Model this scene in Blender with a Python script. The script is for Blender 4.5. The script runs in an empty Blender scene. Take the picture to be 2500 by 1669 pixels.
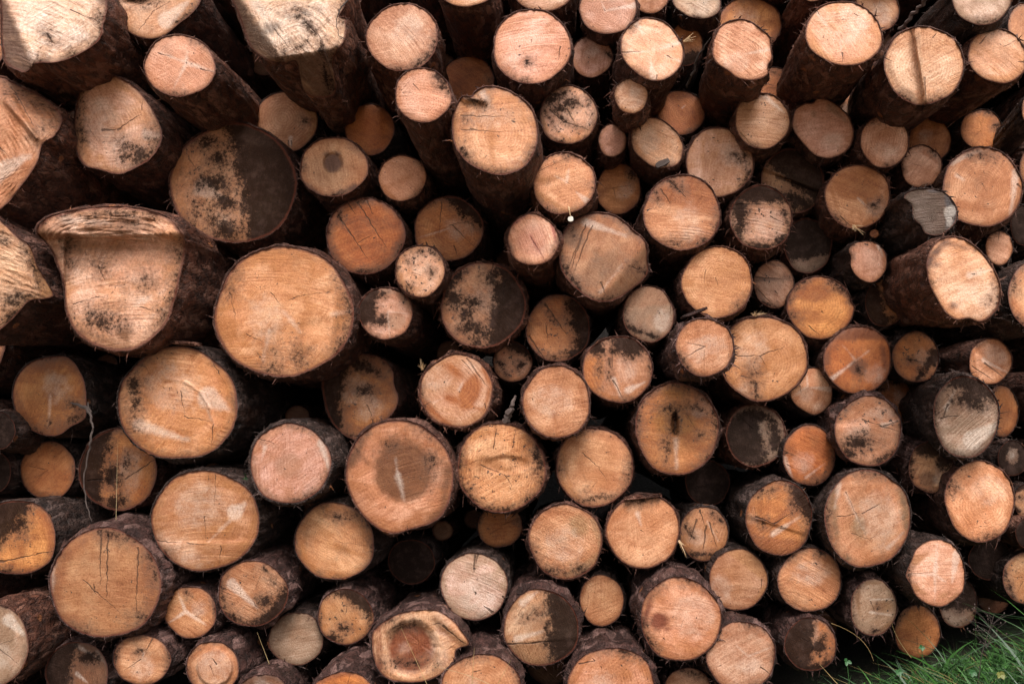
import bpy, math, random
import numpy as np
from mathutils import Vector, Matrix, noise as mnoise

# ------------------------------------------------------------------ camera, world, sun, exposure
SC = bpy.context.scene
COL = SC.collection
F_MM = 28.0
FPX = F_MM / 36.0 * 2500.0
CAM = Vector((0.0, -3.0, 1.1))
PITCH = math.atan(229.5 / FPX)
YAW = math.atan(134.0 / FPX * math.cos(PITCH))
cam_d = bpy.data.cameras.new('camera'); cam_d.lens = F_MM; cam_d.sensor_width = 36.0
cam_d.clip_start = 0.05; cam_d.clip_end = 2000
cam = bpy.data.objects.new('camera', cam_d); COL.objects.link(cam)
cam.location = CAM; cam.rotation_euler = (math.pi / 2 + PITCH, 0, YAW)
SC.camera = cam
RM = np.array(cam.rotation_euler.to_matrix())

SUN_EL, SUN_AZ = math.radians(54), math.radians(12)     # azimuth measured from -Y (behind the camera) towards +X
w = bpy.data.worlds.new('World'); SC.world = w; w.use_nodes = True
nt = w.node_tree; nt.nodes.clear()
sky = nt.nodes.new('ShaderNodeTexSky'); sky.sky_type = 'NISHITA'; sky.sun_disc = False
sky.sun_elevation = SUN_EL; sky.sun_rotation = math.pi - SUN_AZ
sky.air_density = 1.0; sky.dust_density = 5.0; sky.ozone_density = 0.3
hs = nt.nodes.new('ShaderNodeHueSaturation'); hs.inputs['Saturation'].default_value = 0.12
bg = nt.nodes.new('ShaderNodeBackground'); bg.inputs['Strength'].default_value = 0.125
wo = nt.nodes.new('ShaderNodeOutputWorld')
nt.links.new(sky.outputs[0], hs.inputs['Color']); nt.links.new(hs.outputs[0], bg.inputs[0]); nt.links.new(bg.outputs[0], wo.inputs[0])
sun_d = bpy.data.lights.new('sun', 'SUN'); sun_d.energy = 2.3; sun_d.angle = math.radians(30); sun_d.color = (1.0, 0.93, 0.86)
sun = bpy.data.objects.new('sun', sun_d); COL.objects.link(sun)
sdir = Vector((math.sin(SUN_AZ) * math.cos(SUN_EL), -math.cos(SUN_AZ) * math.cos(SUN_EL), math.sin(SUN_EL)))
sun.rotation_euler = sdir.to_track_quat('Z', 'Y').to_euler(); sun.location = sdir * 20
SC.view_settings.view_transform = 'Standard'; SC.view_settings.look = 'None'
SC.view_settings.exposure = 0.52; SC.view_settings.gamma = 1.0
SC.render.resolution_x = 1024; SC.render.resolution_y = 683

# ------------------------------------------------------------------ helpers
TK = 2.613
TILE = {c: (x, y) for c, (x, y) in zip('ABCDEFGHIJKL',
        [(0, 0), (600, 0), (1200, 0), (1800, 0), (0, 500), (600, 500), (1200, 500), (1800, 500),
         (0, 1069), (600, 1069), (1200, 1069), (1800, 1069)])}

def at(px, py, Y):
    """points on the pile: a sight line of the survey photo met with depth Y"""
    px = np.asarray(px, float); py = np.asarray(py, float); Y = np.asarray(Y, float) + 0 * px
    c = np.stack([(px - 1250) / FPX, -(py - 834.5) / FPX, -np.ones_like(px)], -1)
    d = c @ RM.T
    t = (Y - CAM.y) / d[..., 1]
    return np.array(CAM) + d * t[..., None]

def tp(tile, x, y, Y):
    ox, oy = TILE[tile]
    return Vector(at(ox + x / TK, oy + y / TK, Y).tolist())

def tag(o, label=None, cat=None, group=None, kind=None):
    if label: o['label'] = label
    if cat: o['category'] = cat
    if group: o['group'] = group
    if kind: o['kind'] = kind
    return o

def mesh_obj(name, verts, faces, mat, parent=None, smooth=True, loc=None, mats=None, midx=None):
    me = bpy.data.meshes.new(name)
    me.from_pydata([tuple(v) for v in verts], [], faces)
    if mats:
        for m in mats: me.materials.append(m)
        me.polygons.foreach_set('material_index', midx)
    else:
        me.materials.append(mat)
    if smooth: me.polygons.foreach_set('use_smooth', [True] * len(me.polygons))
    me.update()
    o = bpy.data.objects.new(name, me); COL.objects.link(o)
    if loc is not None: o.location = loc
    if parent: o.parent = parent
    return o

def empty(name, loc):
    o = bpy.data.objects.new(name, None); COL.objects.link(o); o.location = loc; o.empty_display_size = 0.05
    return o

class NB:
    """node builder"""
    def __init__(s, tree): s.t = tree; s.n = tree.nodes; s.l = tree.links
    def _in(s, node, k, v):
        if v is None: return
        if hasattr(v, 'is_output') or isinstance(v, bpy.types.NodeSocket): s.l.new(v, node.inputs[k])
        else: node.inputs[k].default_value = v
    def math(s, op, a, b=None, c=None, clamp=False):
        n = s.n.new('ShaderNodeMath'); n.operation = op; n.use_clamp = clamp
        s._in(n, 0, a); s._in(n, 1, b); s._in(n, 2, c); return n.outputs[0]
    def vmath(s, op, a, b=None, scale=None):
        n = s.n.new('ShaderNodeVectorMath'); n.operation = op
        s._in(n, 0, a); s._in(n, 1, b)
        if scale is not None: s._in(n, 'Scale', scale)
        return n.outputs['Value'] if op in ('LENGTH', 'DOT_PRODUCT', 'DISTANCE') else n.outputs[0]
    def mix(s, f, a, b, mode='MIX'):
        n = s.n.new('ShaderNodeMix'); n.data_type = 'RGBA'; n.blend_type = mode
        s._in(n, 0, f); s._in(n, 6, a); s._in(n, 7, b); return n.outputs[2]
    def noise(s, v, scale, detail=3, rough=0.55, dist=0.0):
        n = s.n.new('ShaderNodeTexNoise'); s._in(n, 'Vector', v); s._in(n, 'Scale', scale)
        n.inputs['Detail'].default_value = detail; n.inputs['Roughness'].default_value = rough
        n.inputs['Distortion'].default_value = dist
        return n
    def voronoi(s, v, scale, feature='F1'):
        n = s.n.new('ShaderNodeTexVoronoi'); n.feature = feature; s._in(n, 'Vector', v); s._in(n, 'Scale', scale); return n
    def sep(s, v):
        n = s.n.new('ShaderNodeSeparateXYZ'); s._in(n, 0, v); return n.outputs
    def comb(s, x, y, z):
        n = s.n.new('ShaderNodeCombineXYZ'); s._in(n, 0, x); s._in(n, 1, y); s._in(n, 2, z); return n.outputs[0]
    def step(s, v, lo, hi, a=0.0, b=1.0):
        n = s.n.new('ShaderNodeMapRange'); n.interpolation_type = 'SMOOTHSTEP'
        s._in(n, 0, v); s._in(n, 1, lo); s._in(n, 2, hi); s._in(n, 3, a); s._in(n, 4, b); return n.outputs[0]
    def rng(s, v, lo, hi, a=0.0, b=1.0):
        n = s.n.new('ShaderNodeMapRange'); s._in(n, 0, v); s._in(n, 1, lo); s._in(n, 2, hi); s._in(n, 3, a); s._in(n, 4, b); return n.outputs[0]
    def attr(s, name):
        n = s.n.new('ShaderNodeAttribute'); n.attribute_name = name; return n
    def bump(s, h, strength, dist, normal=None):
        n = s.n.new('ShaderNodeBump'); s._in(n, 'Height', h); s._in(n, 'Strength', strength); s._in(n, 'Distance', dist)
        if normal is not None: s.l.new(normal, n.inputs['Normal'])
        return n.outputs[0]

# ------------------------------------------------------------------ sawn end-grain shader (one node group, its inputs vary per log)
NSEG = 5
def face_group():
    g = bpy.data.node_groups.new('end_grain', 'ShaderNodeTree')
    def inp(name, typ, dv=None):
        s_ = g.interface.new_socket(name, in_out='INPUT', socket_type=typ)
        if dv is not None: s_.default_value = dv
    inp('Seed', 'NodeSocketVector'); inp('C1', 'NodeSocketColor'); inp('C2', 'NodeSocketColor'); inp('Tone', 'NodeSocketColor'); inp('Cloud', 'NodeSocketColor')
    inp('Heart', 'NodeSocketFloat', 0.3); inp('Pith', 'NodeSocketVector'); inp('RingAmp', 'NodeSocketFloat', 0.1); inp('RingScale', 'NodeSocketFloat', 9.0)
    inp('SawAng', 'NodeSocketFloat', 0.0); inp('SawAmp', 'NodeSocketFloat', 0.5); inp('SawScale', 'NodeSocketFloat', 90.0)
    inp('Speck', 'NodeSocketFloat', 0.1); inp('Rough', 'NodeSocketFloat', 0.3); inp('Dirt', 'NodeSocketFloat', 0.3)
    for i in range(NSEG):
        inp('A%d' % i, 'NodeSocketVector'); inp('B%d' % i, 'NodeSocketVector')
    g.interface.new_socket('BSDF', in_out='OUTPUT', socket_type='NodeSocketShader')
    b = NB(g); gi = g.nodes.new('NodeGroupInput'); go = g.nodes.new('NodeGroupOutput'); I = gi.outputs
    fuv = b.sep(b.attr('fuv').outputs['Vector']); zone = b.sep(b.attr('zone').outputs['Vector'])
    rr = fuv[2]
    tc = g.nodes.new('ShaderNodeTexCoord').outputs['Object']
    pos = b.vmath('ADD', tc, I['Seed'])
    p2 = b.comb(fuv[0], fuv[1], 0.0)
    # warp
    wn = b.noise(pos, 9.0, 3)
    warp = b.vmath('SCALE', b.vmath('SUBTRACT', wn.outputs['Color'], (0.5, 0.5, 0.5)), scale=0.22)
    pf = b.vmath('MULTIPLY', b.vmath('SUBTRACT', p2, I['Pith']), (1, 1, 0))
    pw = b.vmath('ADD', pf, b.vmath('MULTIPLY', warp, (1, 1, 0)))
    r = b.vmath('LENGTH', pw)
    n_big = b.noise(pos, 5.5, 4, 0.6).outputs['Fac']
    n_mid = b.noise(pos, 26.0, 4, 0.65).outputs['Fac']
    n_fine = b.noise(pos, 170.0, 3, 0.7).outputs['Fac']
    # base tone patches
    col = b.mix(b.step(n_big, 0.36, 0.66), I['C1'], I['C2'])
    # broad resin-orange clouds, stretched along the grain of the saw cut
    cl = b.noise(b.vmath('MULTIPLY', b.vmath('ADD', pos, (7.0, 3.0, 1.0)), (1.0, 1.0, 1.7)), 7.5, 5, 0.62, 0.6).outputs['Fac']
    col = b.mix(b.math('MULTIPLY', b.step(cl, 0.42, 0.66), 0.72), col, I['Cloud'])
    col = b.mix(b.math('MULTIPLY', b.step(b.math('ADD', rr, b.math('MULTIPLY', b.math('SUBTRACT', cl, 0.5), 0.7)), 0.62, 1.02), 0.72), col, I['Cloud'])
    # heartwood
    hm = b.math('MULTIPLY', b.step(b.math('ADD', r, b.math('MULTIPLY', b.math('SUBTRACT', n_mid, 0.5), 0.25)), 0.42, 0.72, 1.0, 0.0), I['Heart'])
    col = b.mix(hm, col, I['Tone'])
    # tone zone
    tz = b.step(b.math('ADD', zone[1], b.math('MULTIPLY', b.math('SUBTRACT', n_mid, 0.5), 0.22)), -0.07, 0.10)
    col = b.mix(b.math('MULTIPLY', tz, 0.97), col, I['Tone'])
    # growth rings
    rn = b.noise(b.comb(b.math('MULTIPLY', r, I['RingScale']), 0.0, 0.0), 1.6, 3, 0.7).outputs['Fac']
    ring = b.math('SINE', b.math('MULTIPLY', r, b.math('MULTIPLY', I['RingScale'], 6.283)))
    ringv = b.math('ADD', b.math('MULTIPLY', ring, 0.35), b.math('MULTIPLY', b.math('SUBTRACT', rn, 0.5), 2.2))
    ringf = b.math('MULTIPLY', ringv, b.math('MULTIPLY', b.math('MULTIPLY', I['RingAmp'], 1.5), b.step(n_mid, 0.3, 0.65)))
    # radial rays
    sx = b.sep(pw); ang = b.math('ARCTAN2', sx[1], sx[0])
    rayn = b.noise(b.vmath('ADD', b.comb(b.math('MULTIPLY', ang, 7.0), b.math('MULTIPLY', r, 0.7), 0.0), I['Seed']), 1.5, 4, 0.7).outputs['Fac']
    rayf = b.math('MULTIPLY', b.math('SUBTRACT', rayn, 0.5), b.math('MULTIPLY', b.step(r, 0.1, 0.8), 0.55))
    # saw marks: rotated metric coordinates, slightly curved
    tcs = b.sep(tc)
    ca = b.math('COSINE', I['SawAng']); sa = b.math('SINE', I['SawAng'])
    su = b.math('ADD', b.math('MULTIPLY', tcs[0], ca), b.math('MULTIPLY', tcs[2], sa))
    sv = b.math('SUBTRACT', b.math('MULTIPLY', tcs[2], ca), b.math('MULTIPLY', tcs[0], sa))
    sv2 = b.math('ADD', sv, b.math('MULTIPLY', b.math('MULTIPLY', su, su), 0.6))
    sw = b.math('ADD', b.math('MULTIPLY', sv2, I['SawScale']), b.math('MULTIPLY', b.math('SUBTRACT', n_big, 0.5), 2.5))
    sawn = b.noise(b.vmath('ADD', b.comb(b.math('MULTIPLY', su, 5.0), sw, 0.0), I['Seed']), 1.0, 4, 0.75).outputs['Fac']
    sawmask = b.math('MULTIPLY', I['SawAmp'], b.step(b.noise(pos, 8.0, 2).outputs['Fac'], 0.36, 0.62, 0.25, 1.0))
    saws = b.math('SINE', b.math('MULTIPLY', sw, 3.0))
    sawv = b.math('ADD', b.math('MULTIPLY', b.math('SUBTRACT', sawn, 0.5), 1.6), b.math('MULTIPLY', saws, 0.10))
    su2 = b.math('ADD', b.math('MULTIPLY', su, 0.5), b.math('MULTIPLY', sv, 0.87)); sv3 = b.math('SUBTRACT', b.math('MULTIPLY', sv, 0.5), b.math('MULTIPLY', su, 0.87))
    saw2 = b.math('MULTIPLY', b.math('SUBTRACT', b.noise(b.vmath('ADD', b.comb(b.math('MULTIPLY', su2, 6.0), b.math('MULTIPLY', sv3, I['SawScale']), 3.0), I['Seed']), 1.2, 4, 0.75).outputs['Fac'], 0.5), 1.9)
    patch = b.step(b.noise(b.vmath('ADD', pos, (3.0, 9.0, 5.0)), 5.0, 2, 0.5).outputs['Fac'], 0.50, 0.53)
    sawmix = b.math('ADD', b.math('MULTIPLY', sawv, b.math('SUBTRACT', 1.0, patch)), b.math('MULTIPLY', saw2, patch))
    sawf = b.math('MULTIPLY', sawmix, sawmask)
    # torn fibres: long soft strokes
    fib = b.noise(b.vmath('ADD', b.comb(b.math('MULTIPLY', su, 9.0), b.math('MULTIPLY', sv2, 55.0), 8.0), I['Seed']), 1.0, 5, 0.72, 0.5).outputs['Fac']
    # value modulation
    fin = b.math('ADD', b.math('MULTIPLY', b.math('SUBTRACT', n_fine, 0.5), 0.95), b.math('MULTIPLY', b.math('SUBTRACT', n_mid, 0.5), 0.60))
    val = b.math('ADD', 1.0, b.math('ADD', b.math('ADD', ringf, rayf), b.math('ADD', b.math('ADD', b.math('MULTIPLY', sawf, 0.85), b.math('MULTIPLY', b.math('SUBTRACT', fib, 0.5), 0.9)), fin)))
    val = b.math('MAXIMUM', b.math('ADD', 1.0, b.math('MULTIPLY', b.math('SUBTRACT', val, 1.0), 1.25)), 0.25)
    vc = b.comb(b.math('POWER', val, 0.8), b.math('POWER', val, 1.1), b.math('POWER', val, 1.3))
    col = b.mix(1.0, col, vc, 'MULTIPLY')
    # reddish resin smears
    rs = b.math('MULTIPLY', b.step(b.noise(b.vmath('ADD', b.comb(b.math('MULTIPLY', su, 3.0), b.math('MULTIPLY', sv, 14.0), 0.0), I['Seed']), 1.3, 3).outputs['Fac'], 0.55, 0.75), 0.4)
    col = b.mix(rs, col, I['Cloud'])
    # pale, bleached zone
    pz = b.step(b.math('ADD', zone[2], b.math('MULTIPLY', b.math('SUBTRACT', n_mid, 0.5), 0.12)), -0.04, 0.07)
    col = b.mix(b.math('MULTIPLY', pz, b.math('ADD', 0.36, b.math('MULTIPLY', b.math('SUBTRACT', n_fine, 0.5), 0.9))), col, (0.80, 0.69, 0.60, 1))
    # cracks
    cw = b.vmath('ADD', p2, b.vmath('MULTIPLY', b.vmath('SCALE', b.vmath('SUBTRACT', b.noise(pos, 34.0, 3).outputs['Color'], (0.5, 0.5, 0.5)), scale=0.10), (1, 1, 0)))
    crack = None
    for i in range(NSEG):
        A, B = I['A%d' % i], I['B%d' % i]
        a2 = b.vmath('MULTIPLY', A, (1, 1, 0)); b2 = b.vmath('MULTIPLY', B, (1, 1, 0))
        pa = b.vmath('SUBTRACT', cw, a2); ba = b.vmath('SUBTRACT', b2, a2)
        h = b.math('DIVIDE', b.vmath('DOT_PRODUCT', pa, ba), b.math('MAXIMUM', b.vmath('DOT_PRODUCT', ba, ba), 1e-5), clamp=True)
        dd = b.vmath('LENGTH', b.vmath('SUBTRACT', pa, b.vmath('SCALE', ba, scale=h)))
        wid = b.math('MULTIPLY', b.math('MULTIPLY', b.sep(A)[2], b.math('SUBTRACT', 1.0, b.math('MULTIPLY', h, 0.8))), b.math('ADD', 0.25, b.math('MULTIPLY', n_mid, 0.9)))
        m = b.math('MULTIPLY', b.step(b.math('DIVIDE', dd, b.math('MAXIMUM', wid, 1e-4)), 0.5, 1.5, 1.0, 0.0), b.sep(B)[2])
        crack = m if crack is None else b.math('MAXIMUM', crack, m)
    col = b.mix(b.math('MULTIPLY', crack, 0.78), col, (0.050, 0.022, 0.012, 1))
    # specks of dirt
    vm = b.noise(pos, 14.0, 3).outputs['Fac']; v1 = b.noise(pos, 75.0, 3, 0.6).outputs['Fac']
    sp = b.step(b.math('ADD', v1, b.math('ADD', b.math('MULTIPLY', b.math('SUBTRACT', vm, 0.5), 0.35), b.math('MULTIPLY', I['Speck'], 0.10))), 0.70, 0.76)
    col = b.mix(sp, col, (0.05, 0.028, 0.02, 1))
    # general grime cloud + grime near the rim
    gr = b.noise(pos, 13.0, 5, 0.72).outputs['Fac']
    edge = b.step(b.math('ADD', rr, b.math('MULTIPLY', b.math('SUBTRACT', n_mid, 0.5), 0.28)), 0.80, 1.02)
    gm = b.math('MULTIPLY', b.math('ADD', b.step(gr, 0.46, 0.74), b.math('MULTIPLY', edge, 1.15)), I['Dirt'], clamp=True)
    col = b.mix(b.math('MULTIPLY', gm, 0.9), col, (0.085, 0.045, 0.028, 1))
    # mould and soot stain
    big_s = b.math('ADD', b.math('MULTIPLY', b.math('SUBTRACT', b.noise(pos, 15.0, 6, 0.78).outputs['Fac'], 0.5), 0.65), b.math('MULTIPLY', b.math('SUBTRACT', b.noise(pos, 75.0, 4, 0.75).outputs['Fac'], 0.5), 0.65))
    sf = b.math('ADD', zone[0], big_s)
    soak = b.math('MULTIPLY', b.step(b.math('ADD', sf, b.math('MULTIPLY', b.math('SUBTRACT', fib, 0.5), 0.35)), -0.30, 0.02), 0.60)
    col = b.mix(soak, col, (0.125, 0.060, 0.036, 1))
    sm = b.math('MULTIPLY', b.step(b.math('ADD', sf, b.math('MULTIPLY', b.math('SUBTRACT', fib, 0.5), 0.25)), -0.07, 0.13), b.step(n_fine, 0.2, 0.5, 0.86, 1.0))
    scol = b.mix(b.step(n_mid, 0.45, 0.75), (0.011, 0.007, 0.006, 1), (0.040, 0.024, 0.020, 1))
    scol = b.mix(b.math('MULTIPLY', b.step(n_fine, 0.55, 0.8), 0.35), scol, (0.12, 0.08, 0.07, 1))
    col = b.mix(b.math('MULTIPLY', sm, 0.93), col, scol)
    # cambium rim
    rim = b.step(b.math('ADD', rr, b.math('MULTIPLY', b.math('SUBTRACT', n_mid, 0.5), 0.05)), 0.95, 0.985)
    col = b.mix(b.math('MULTIPLY', rim, 0.8), col, (0.115, 0.035, 0.022, 1))
    # bump
    hgt = b.math('ADD', b.math('MULTIPLY', sawf, 0.9), b.math('ADD', b.math('MULTIPLY', n_mid, 0.2), b.math('ADD', b.math('MULTIPLY', n_fine, 0.6), b.math('MULTIPLY', fib, 0.8))))
    hgt = b.math('SUBTRACT', hgt, b.math('MULTIPLY', crack, 1.2))
    hgt = b.math('SUBTRACT', hgt, b.math('MULTIPLY', sm, 0.12))
    nrm = b.bump(hgt, b.math('ADD', 0.35, I['Rough']), 0.0045)
    p = g.nodes.new('ShaderNodeBsdfPrincipled')
    g.links.new(col, p.inputs['Base Color']); g.links.new(nrm, p.inputs['Normal'])
    b._in(p, 'Roughness', b.math('SUBTRACT', 0.72, b.math('MULTIPLY', n_mid, 0.25)))
    b._in(p, 'Specular IOR Level', b.math('SUBTRACT', 0.34, b.math('MULTIPLY', sm, 0.31)))
    g.links.new(p.outputs[0], go.inputs[0])
    return g
FG = face_group()

COLS = dict(white=(.80, .565, .465), pale=(.66, .395, .27), pink=(.61, .34, .24), tan=(.53, .27, .155), yellow=(.56, .285, .15),
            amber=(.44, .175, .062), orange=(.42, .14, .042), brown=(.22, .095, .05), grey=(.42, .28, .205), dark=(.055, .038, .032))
TONES = dict(white=(.60, .34, .20), pale=(.46, .20, .09), pink=(.40, .16, .08), tan=(.32, .115, .045), yellow=(.35, .13, .042),
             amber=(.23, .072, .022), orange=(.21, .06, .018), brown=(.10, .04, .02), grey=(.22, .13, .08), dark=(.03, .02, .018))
def face_mat(rnd, colk, o, segs):
    m = bpy.data.materials.new('sawn_end_' + colk); m.use_nodes = True; t = m.node_tree; t.nodes.clear()
    n = t.nodes.new('ShaderNodeGroup'); n.node_tree = FG; out = t.nodes.new('ShaderNodeOutputMaterial')
    t.links.new(n.outputs[0], out.inputs[0]); I = n.inputs
    c = np.array(COLS[colk]) * (1, rnd.uniform(.95, 1.02), rnd.uniform(.88, 1.04)); br = o.get('br', 1.0) * rnd.uniform(.86, 1.14)
    c1 = np.clip(c * br, 0, .82); c2 = np.clip(c * br * np.array((.84, .70, .60)), 0, .8)
    I['C1'].default_value = (*c1, 1); I['C2'].default_value = (*c2, 1)
    I['Tone'].default_value = (*o.get('tonec', np.array(TONES[colk]) * br), 1)
    I['Cloud'].default_value = (*(np.array(TONES[colk]) * br), 1)
    I['Seed'].default_value = (rnd.uniform(-50, 50), rnd.uniform(-50, 50), rnd.uniform(-50, 50))
    I['Heart'].default_value = o.get('heart', rnd.choice([0, .1, .25, .35]))
    ph = o.get('pith', (rnd.uniform(-.15, .15), rnd.uniform(-.15, .15))); I['Pith'].default_value = (ph[0], ph[1], 0)
    I['RingAmp'].default_value = o.get('ring', rnd.uniform(.09, .22)); I['RingScale'].default_value = rnd.uniform(11, 19)
    I['SawAng'].default_value = math.radians(o.get('saw', rnd.uniform(-80, 80)))
    I['SawAmp'].default_value = o.get('sawa', rnd.uniform(.25, .65)); I['SawScale'].default_value = rnd.uniform(105, 190)
    I['Speck'].default_value = o.get('speck', rnd.uniform(0, .3)); I['Rough'].default_value = o.get('rough', rnd.uniform(.15, .4))
    I['Dirt'].default_value = o.get('dirt', rnd.uniform(.25, .5))
    for i in range(NSEG):
        if i < len(segs):
            x0, y0, x1, y1, wd, st = segs[i]
            I['A%d' % i].default_value = (x0, y0, wd); I['B%d' % i].default_value = (x1, y1, st)
        else:
            I['A%d' % i].default_value = (9, 9, .001); I['B%d' % i].default_value = (9.1, 9, 0)
    return m

# ------------------------------------------------------------------ bark shader
def bark_mat(name, dark, mid, light, amt, scale=1.0):
    m = bpy.data.materials.new(name); m.use_nodes = True; t = m.node_tree; t.nodes.clear(); b = NB(t)
    out = t.nodes.new('ShaderNodeOutputMaterial'); p = t.nodes.new('ShaderNodeBsdfPrincipled'); t.links.new(p.outputs[0], out.inputs[0])
    oi = t.nodes.new('ShaderNodeObjectInfo'); tc = t.nodes.new('ShaderNodeTexCoord').outputs['Object']
    off = b.math('MULTIPLY', oi.outputs['Random'], 37.0)
    v = b.vmath('MULTIPLY', b.vmath('ADD', tc, b.comb(off, off, off)), (1.0, 0.5, 1.0))
    wv = b.vmath('ADD', v, b.vmath('SCALE', b.noise(v, 14.0, 3).outputs['Color'], scale=0.05))
    wv = b.vmath('ADD', wv, b.vmath('SCALE', b.noise(v, 45.0, 4, .7).outputs['Color'], scale=0.035))
    pl = b.voronoi(wv, 38.0 * scale, 'DISTANCE_TO_EDGE').outputs['Distance']
    pc = b.voronoi(wv, 38.0 * scale); n1 = b.noise(v, 30.0, 5, .7).outputs['Fac']; n2 = b.noise(v, 8.0, 3).outputs['Fac']; n3 = b.noise(v, 140.0, 3, .7).outputs['Fac']
    cell = b.sep(pc.outputs['Color'])[0]
    c = b.mix(b.step(n1, .35, .68), dark, mid)
    c = b.mix(b.math('MULTIPLY', b.step(b.math('ADD', b.math('MULTIPLY', cell, .55), b.math('MULTIPLY', n2, .6)), .62, .86), amt), c, light)
    c = b.mix(b.math('MULTIPLY', b.step(b.noise(v, 5.0, 4).outputs['Fac'], .6, .72), .35), c, (.15, .055, .028, 1))
    c = b.mix(b.math('MULTIPLY', b.step(pl, 0.0, .16, 1.0, 0.0), b.step(n2, .4, .65, .05, .55)), c, (.012, .007, .006, 1))
    c = b.mix(b.math('MULTIPLY', b.step(n3, .62, .75), .35), c, light)
    kn = b.voronoi(b.vmath('ADD', tc, b.comb(off, off, off)), 7.0)
    c = b.mix(b.math('MULTIPLY', b.step(b.math('ADD', kn.outputs['Distance'], b.math('MULTIPLY', b.math('SUBTRACT', n1, .5), .12)), .07, .11, 1.0, 0.0), .8), c, (.36, .13, .05, 1))
    c = b.mix(b.math('MULTIPLY', b.step(b.noise(b.vmath('MULTIPLY', v, (1, .35, 1)), 22.0, 4, .7).outputs['Fac'], .60, .68), .6), c, light)
    t.links.new(c, p.inputs['Base Color'])
    h = b.math('ADD', b.math('MULTIPLY', b.step(pl, 0.0, .25), .35), b.math('ADD', b.math('MULTIPLY', n1, 1.9), b.math('ADD', b.math('MULTIPLY', cell, .7), b.math('MULTIPLY', n3, .6))))
    t.links.new(b.bump(h, 1.0, .018), p.inputs['Normal'])
    b._in(p, 'Roughness', b.step(n1, .3, .7, .5, .85)); p.inputs['Specular IOR Level'].default_value = .35
    return m
BARK = dict(
    plain=bark_mat('bark_dark', (.034, .012, .007, 1), (.135, .048, .030, 1), (.25, .125, .095, 1), .65),
    red=bark_mat('bark_reddish', (.042, .014, .008, 1), (.18, .062, .035, 1), (.30, .14, .095, 1), .75),
    scaly=bark_mat('bark_scaly_purple', (.024, .010, .008, 1), (.105, .043, .034, 1), (.25, .14, .12, 1), .85, .8),
    wet=bark_mat('bark_wet_black', (.016, .008, .006, 1), (.070, .034, .025, 1), (.17, .11, .095, 1), .6))

# ------------------------------------------------------------------ one log
def catmull(P, n):
    P = np.array(P, float); k = len(P); out = []
    per = max(4, n // k)
    for i in range(k):
        p0, p1, p2, p3 = P[(i - 1) % k], P[i], P[(i + 1) % k], P[(i + 2) % k]
        for j in range(per):
            t = j / per
            out.append(0.5 * ((2 * p1) + (-p0 + p2) * t + (2 * p0 - 5 * p1 + 4 * p2 - p3) * t * t + (-p0 + 3 * p1 - 3 * p2 + p3) * t ** 3))
    return np.array(out)

def sdist(s, X, Y, soft=False):
    k = s[0]
    if k == 'h':
        x0, y0, x1, y1 = s[1:5]; dx, dy = x1 - x0, y1 - y0
        return (dx * (Y - y0) - dy * (X - x0)) / math.hypot(dx, dy)
    if k == 'b':
        x, y, rx, ry = s[1:5]; a = math.radians(s[5]) if len(s) > 5 else 0
        U = (X - x) * math.cos(a) + (Y - y) * math.sin(a); V = -(X - x) * math.sin(a) + (Y - y) * math.cos(a)
        f = (1 - np.sqrt((U / rx) ** 2 + (V / ry) ** 2)) * min(rx, ry)
        return np.minimum(f * .22, 3.0) - 2 if soft else f
    if k == 'l':
        x0, y0, x1, y1, wd = s[1:6]; dx, dy = x1 - x0, y1 - y0; L2 = dx * dx + dy * dy
        h = np.clip(((X - x0) * dx + (Y - y0) * dy) / L2, 0, 1)
        return wd * (1.1 - h * .8) - np.hypot(X - x0 - dx * h, Y - y0 - dy * h)
    if k == 'all':
        return 0 * X + 400.0

def fieldv(shapes, X, Y, R, soft=False):
    if not shapes: return np.full_like(X, -2.0)
    f = np.full_like(X, -1e9); neg = []
    for s in shapes:
        if s[0] == '-': neg.append(s[1:])
        else: f = np.maximum(f, sdist(s, X, Y, soft))
    for s in neg: f = np.minimum(f, -sdist(s, X, Y))
    return np.clip(f / R, -2, 2)

LOGS = []
def smooth01(x): x = np.clip(x, 0, 1); return x * x * (3 - 2 * x)

def relief(rel, X, Y, mpp):
    """depth added (metres, + = into the pile) for tile px coords"""
    z = np.zeros_like(X)
    for s in rel:
        if s[0] == 'crease':
            z += s[5] * np.maximum(0, sdist(('h',) + s[1:5], X, Y)) * mpp
        elif s[0] == 'step':
            z += s[5] * smooth01(sdist(('h',) + s[1:5], X, Y) / s[6] + .5)
        elif s[0] == 'bowl':
            d_ = np.hypot((X - s[1]) / s[3], (Y - s[2]) / s[4]); z += s[5] * smooth01((1.12 - d_) / s[6])
        elif s[0] == 'rough':                                   # torn, splintered wood: region, amplitude, grain angle
            m_ = smooth01(sdist(s[1], X, Y) / 25 + .3); a = math.radians(s[3]); U = X * math.cos(a) + Y * math.sin(a); W_ = -X * math.sin(a) + Y * math.cos(a)
            z += m_ * s[2] * np.array([mnoise.fractal(Vector((u_ * .007, w_ * .06, 3.3)), .7, 2.2, 4) + .5 * abs(mnoise.noise(Vector((u_ * .03, w_ * .06, 9)))) for u_, w_ in zip(U, W_)])
        elif s[0] == 'ridge':
            d_ = sdist(('l',) + s[1:6], X, Y); z -= s[6] * smooth01(d_ / s[5] + .5)
    return z

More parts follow.
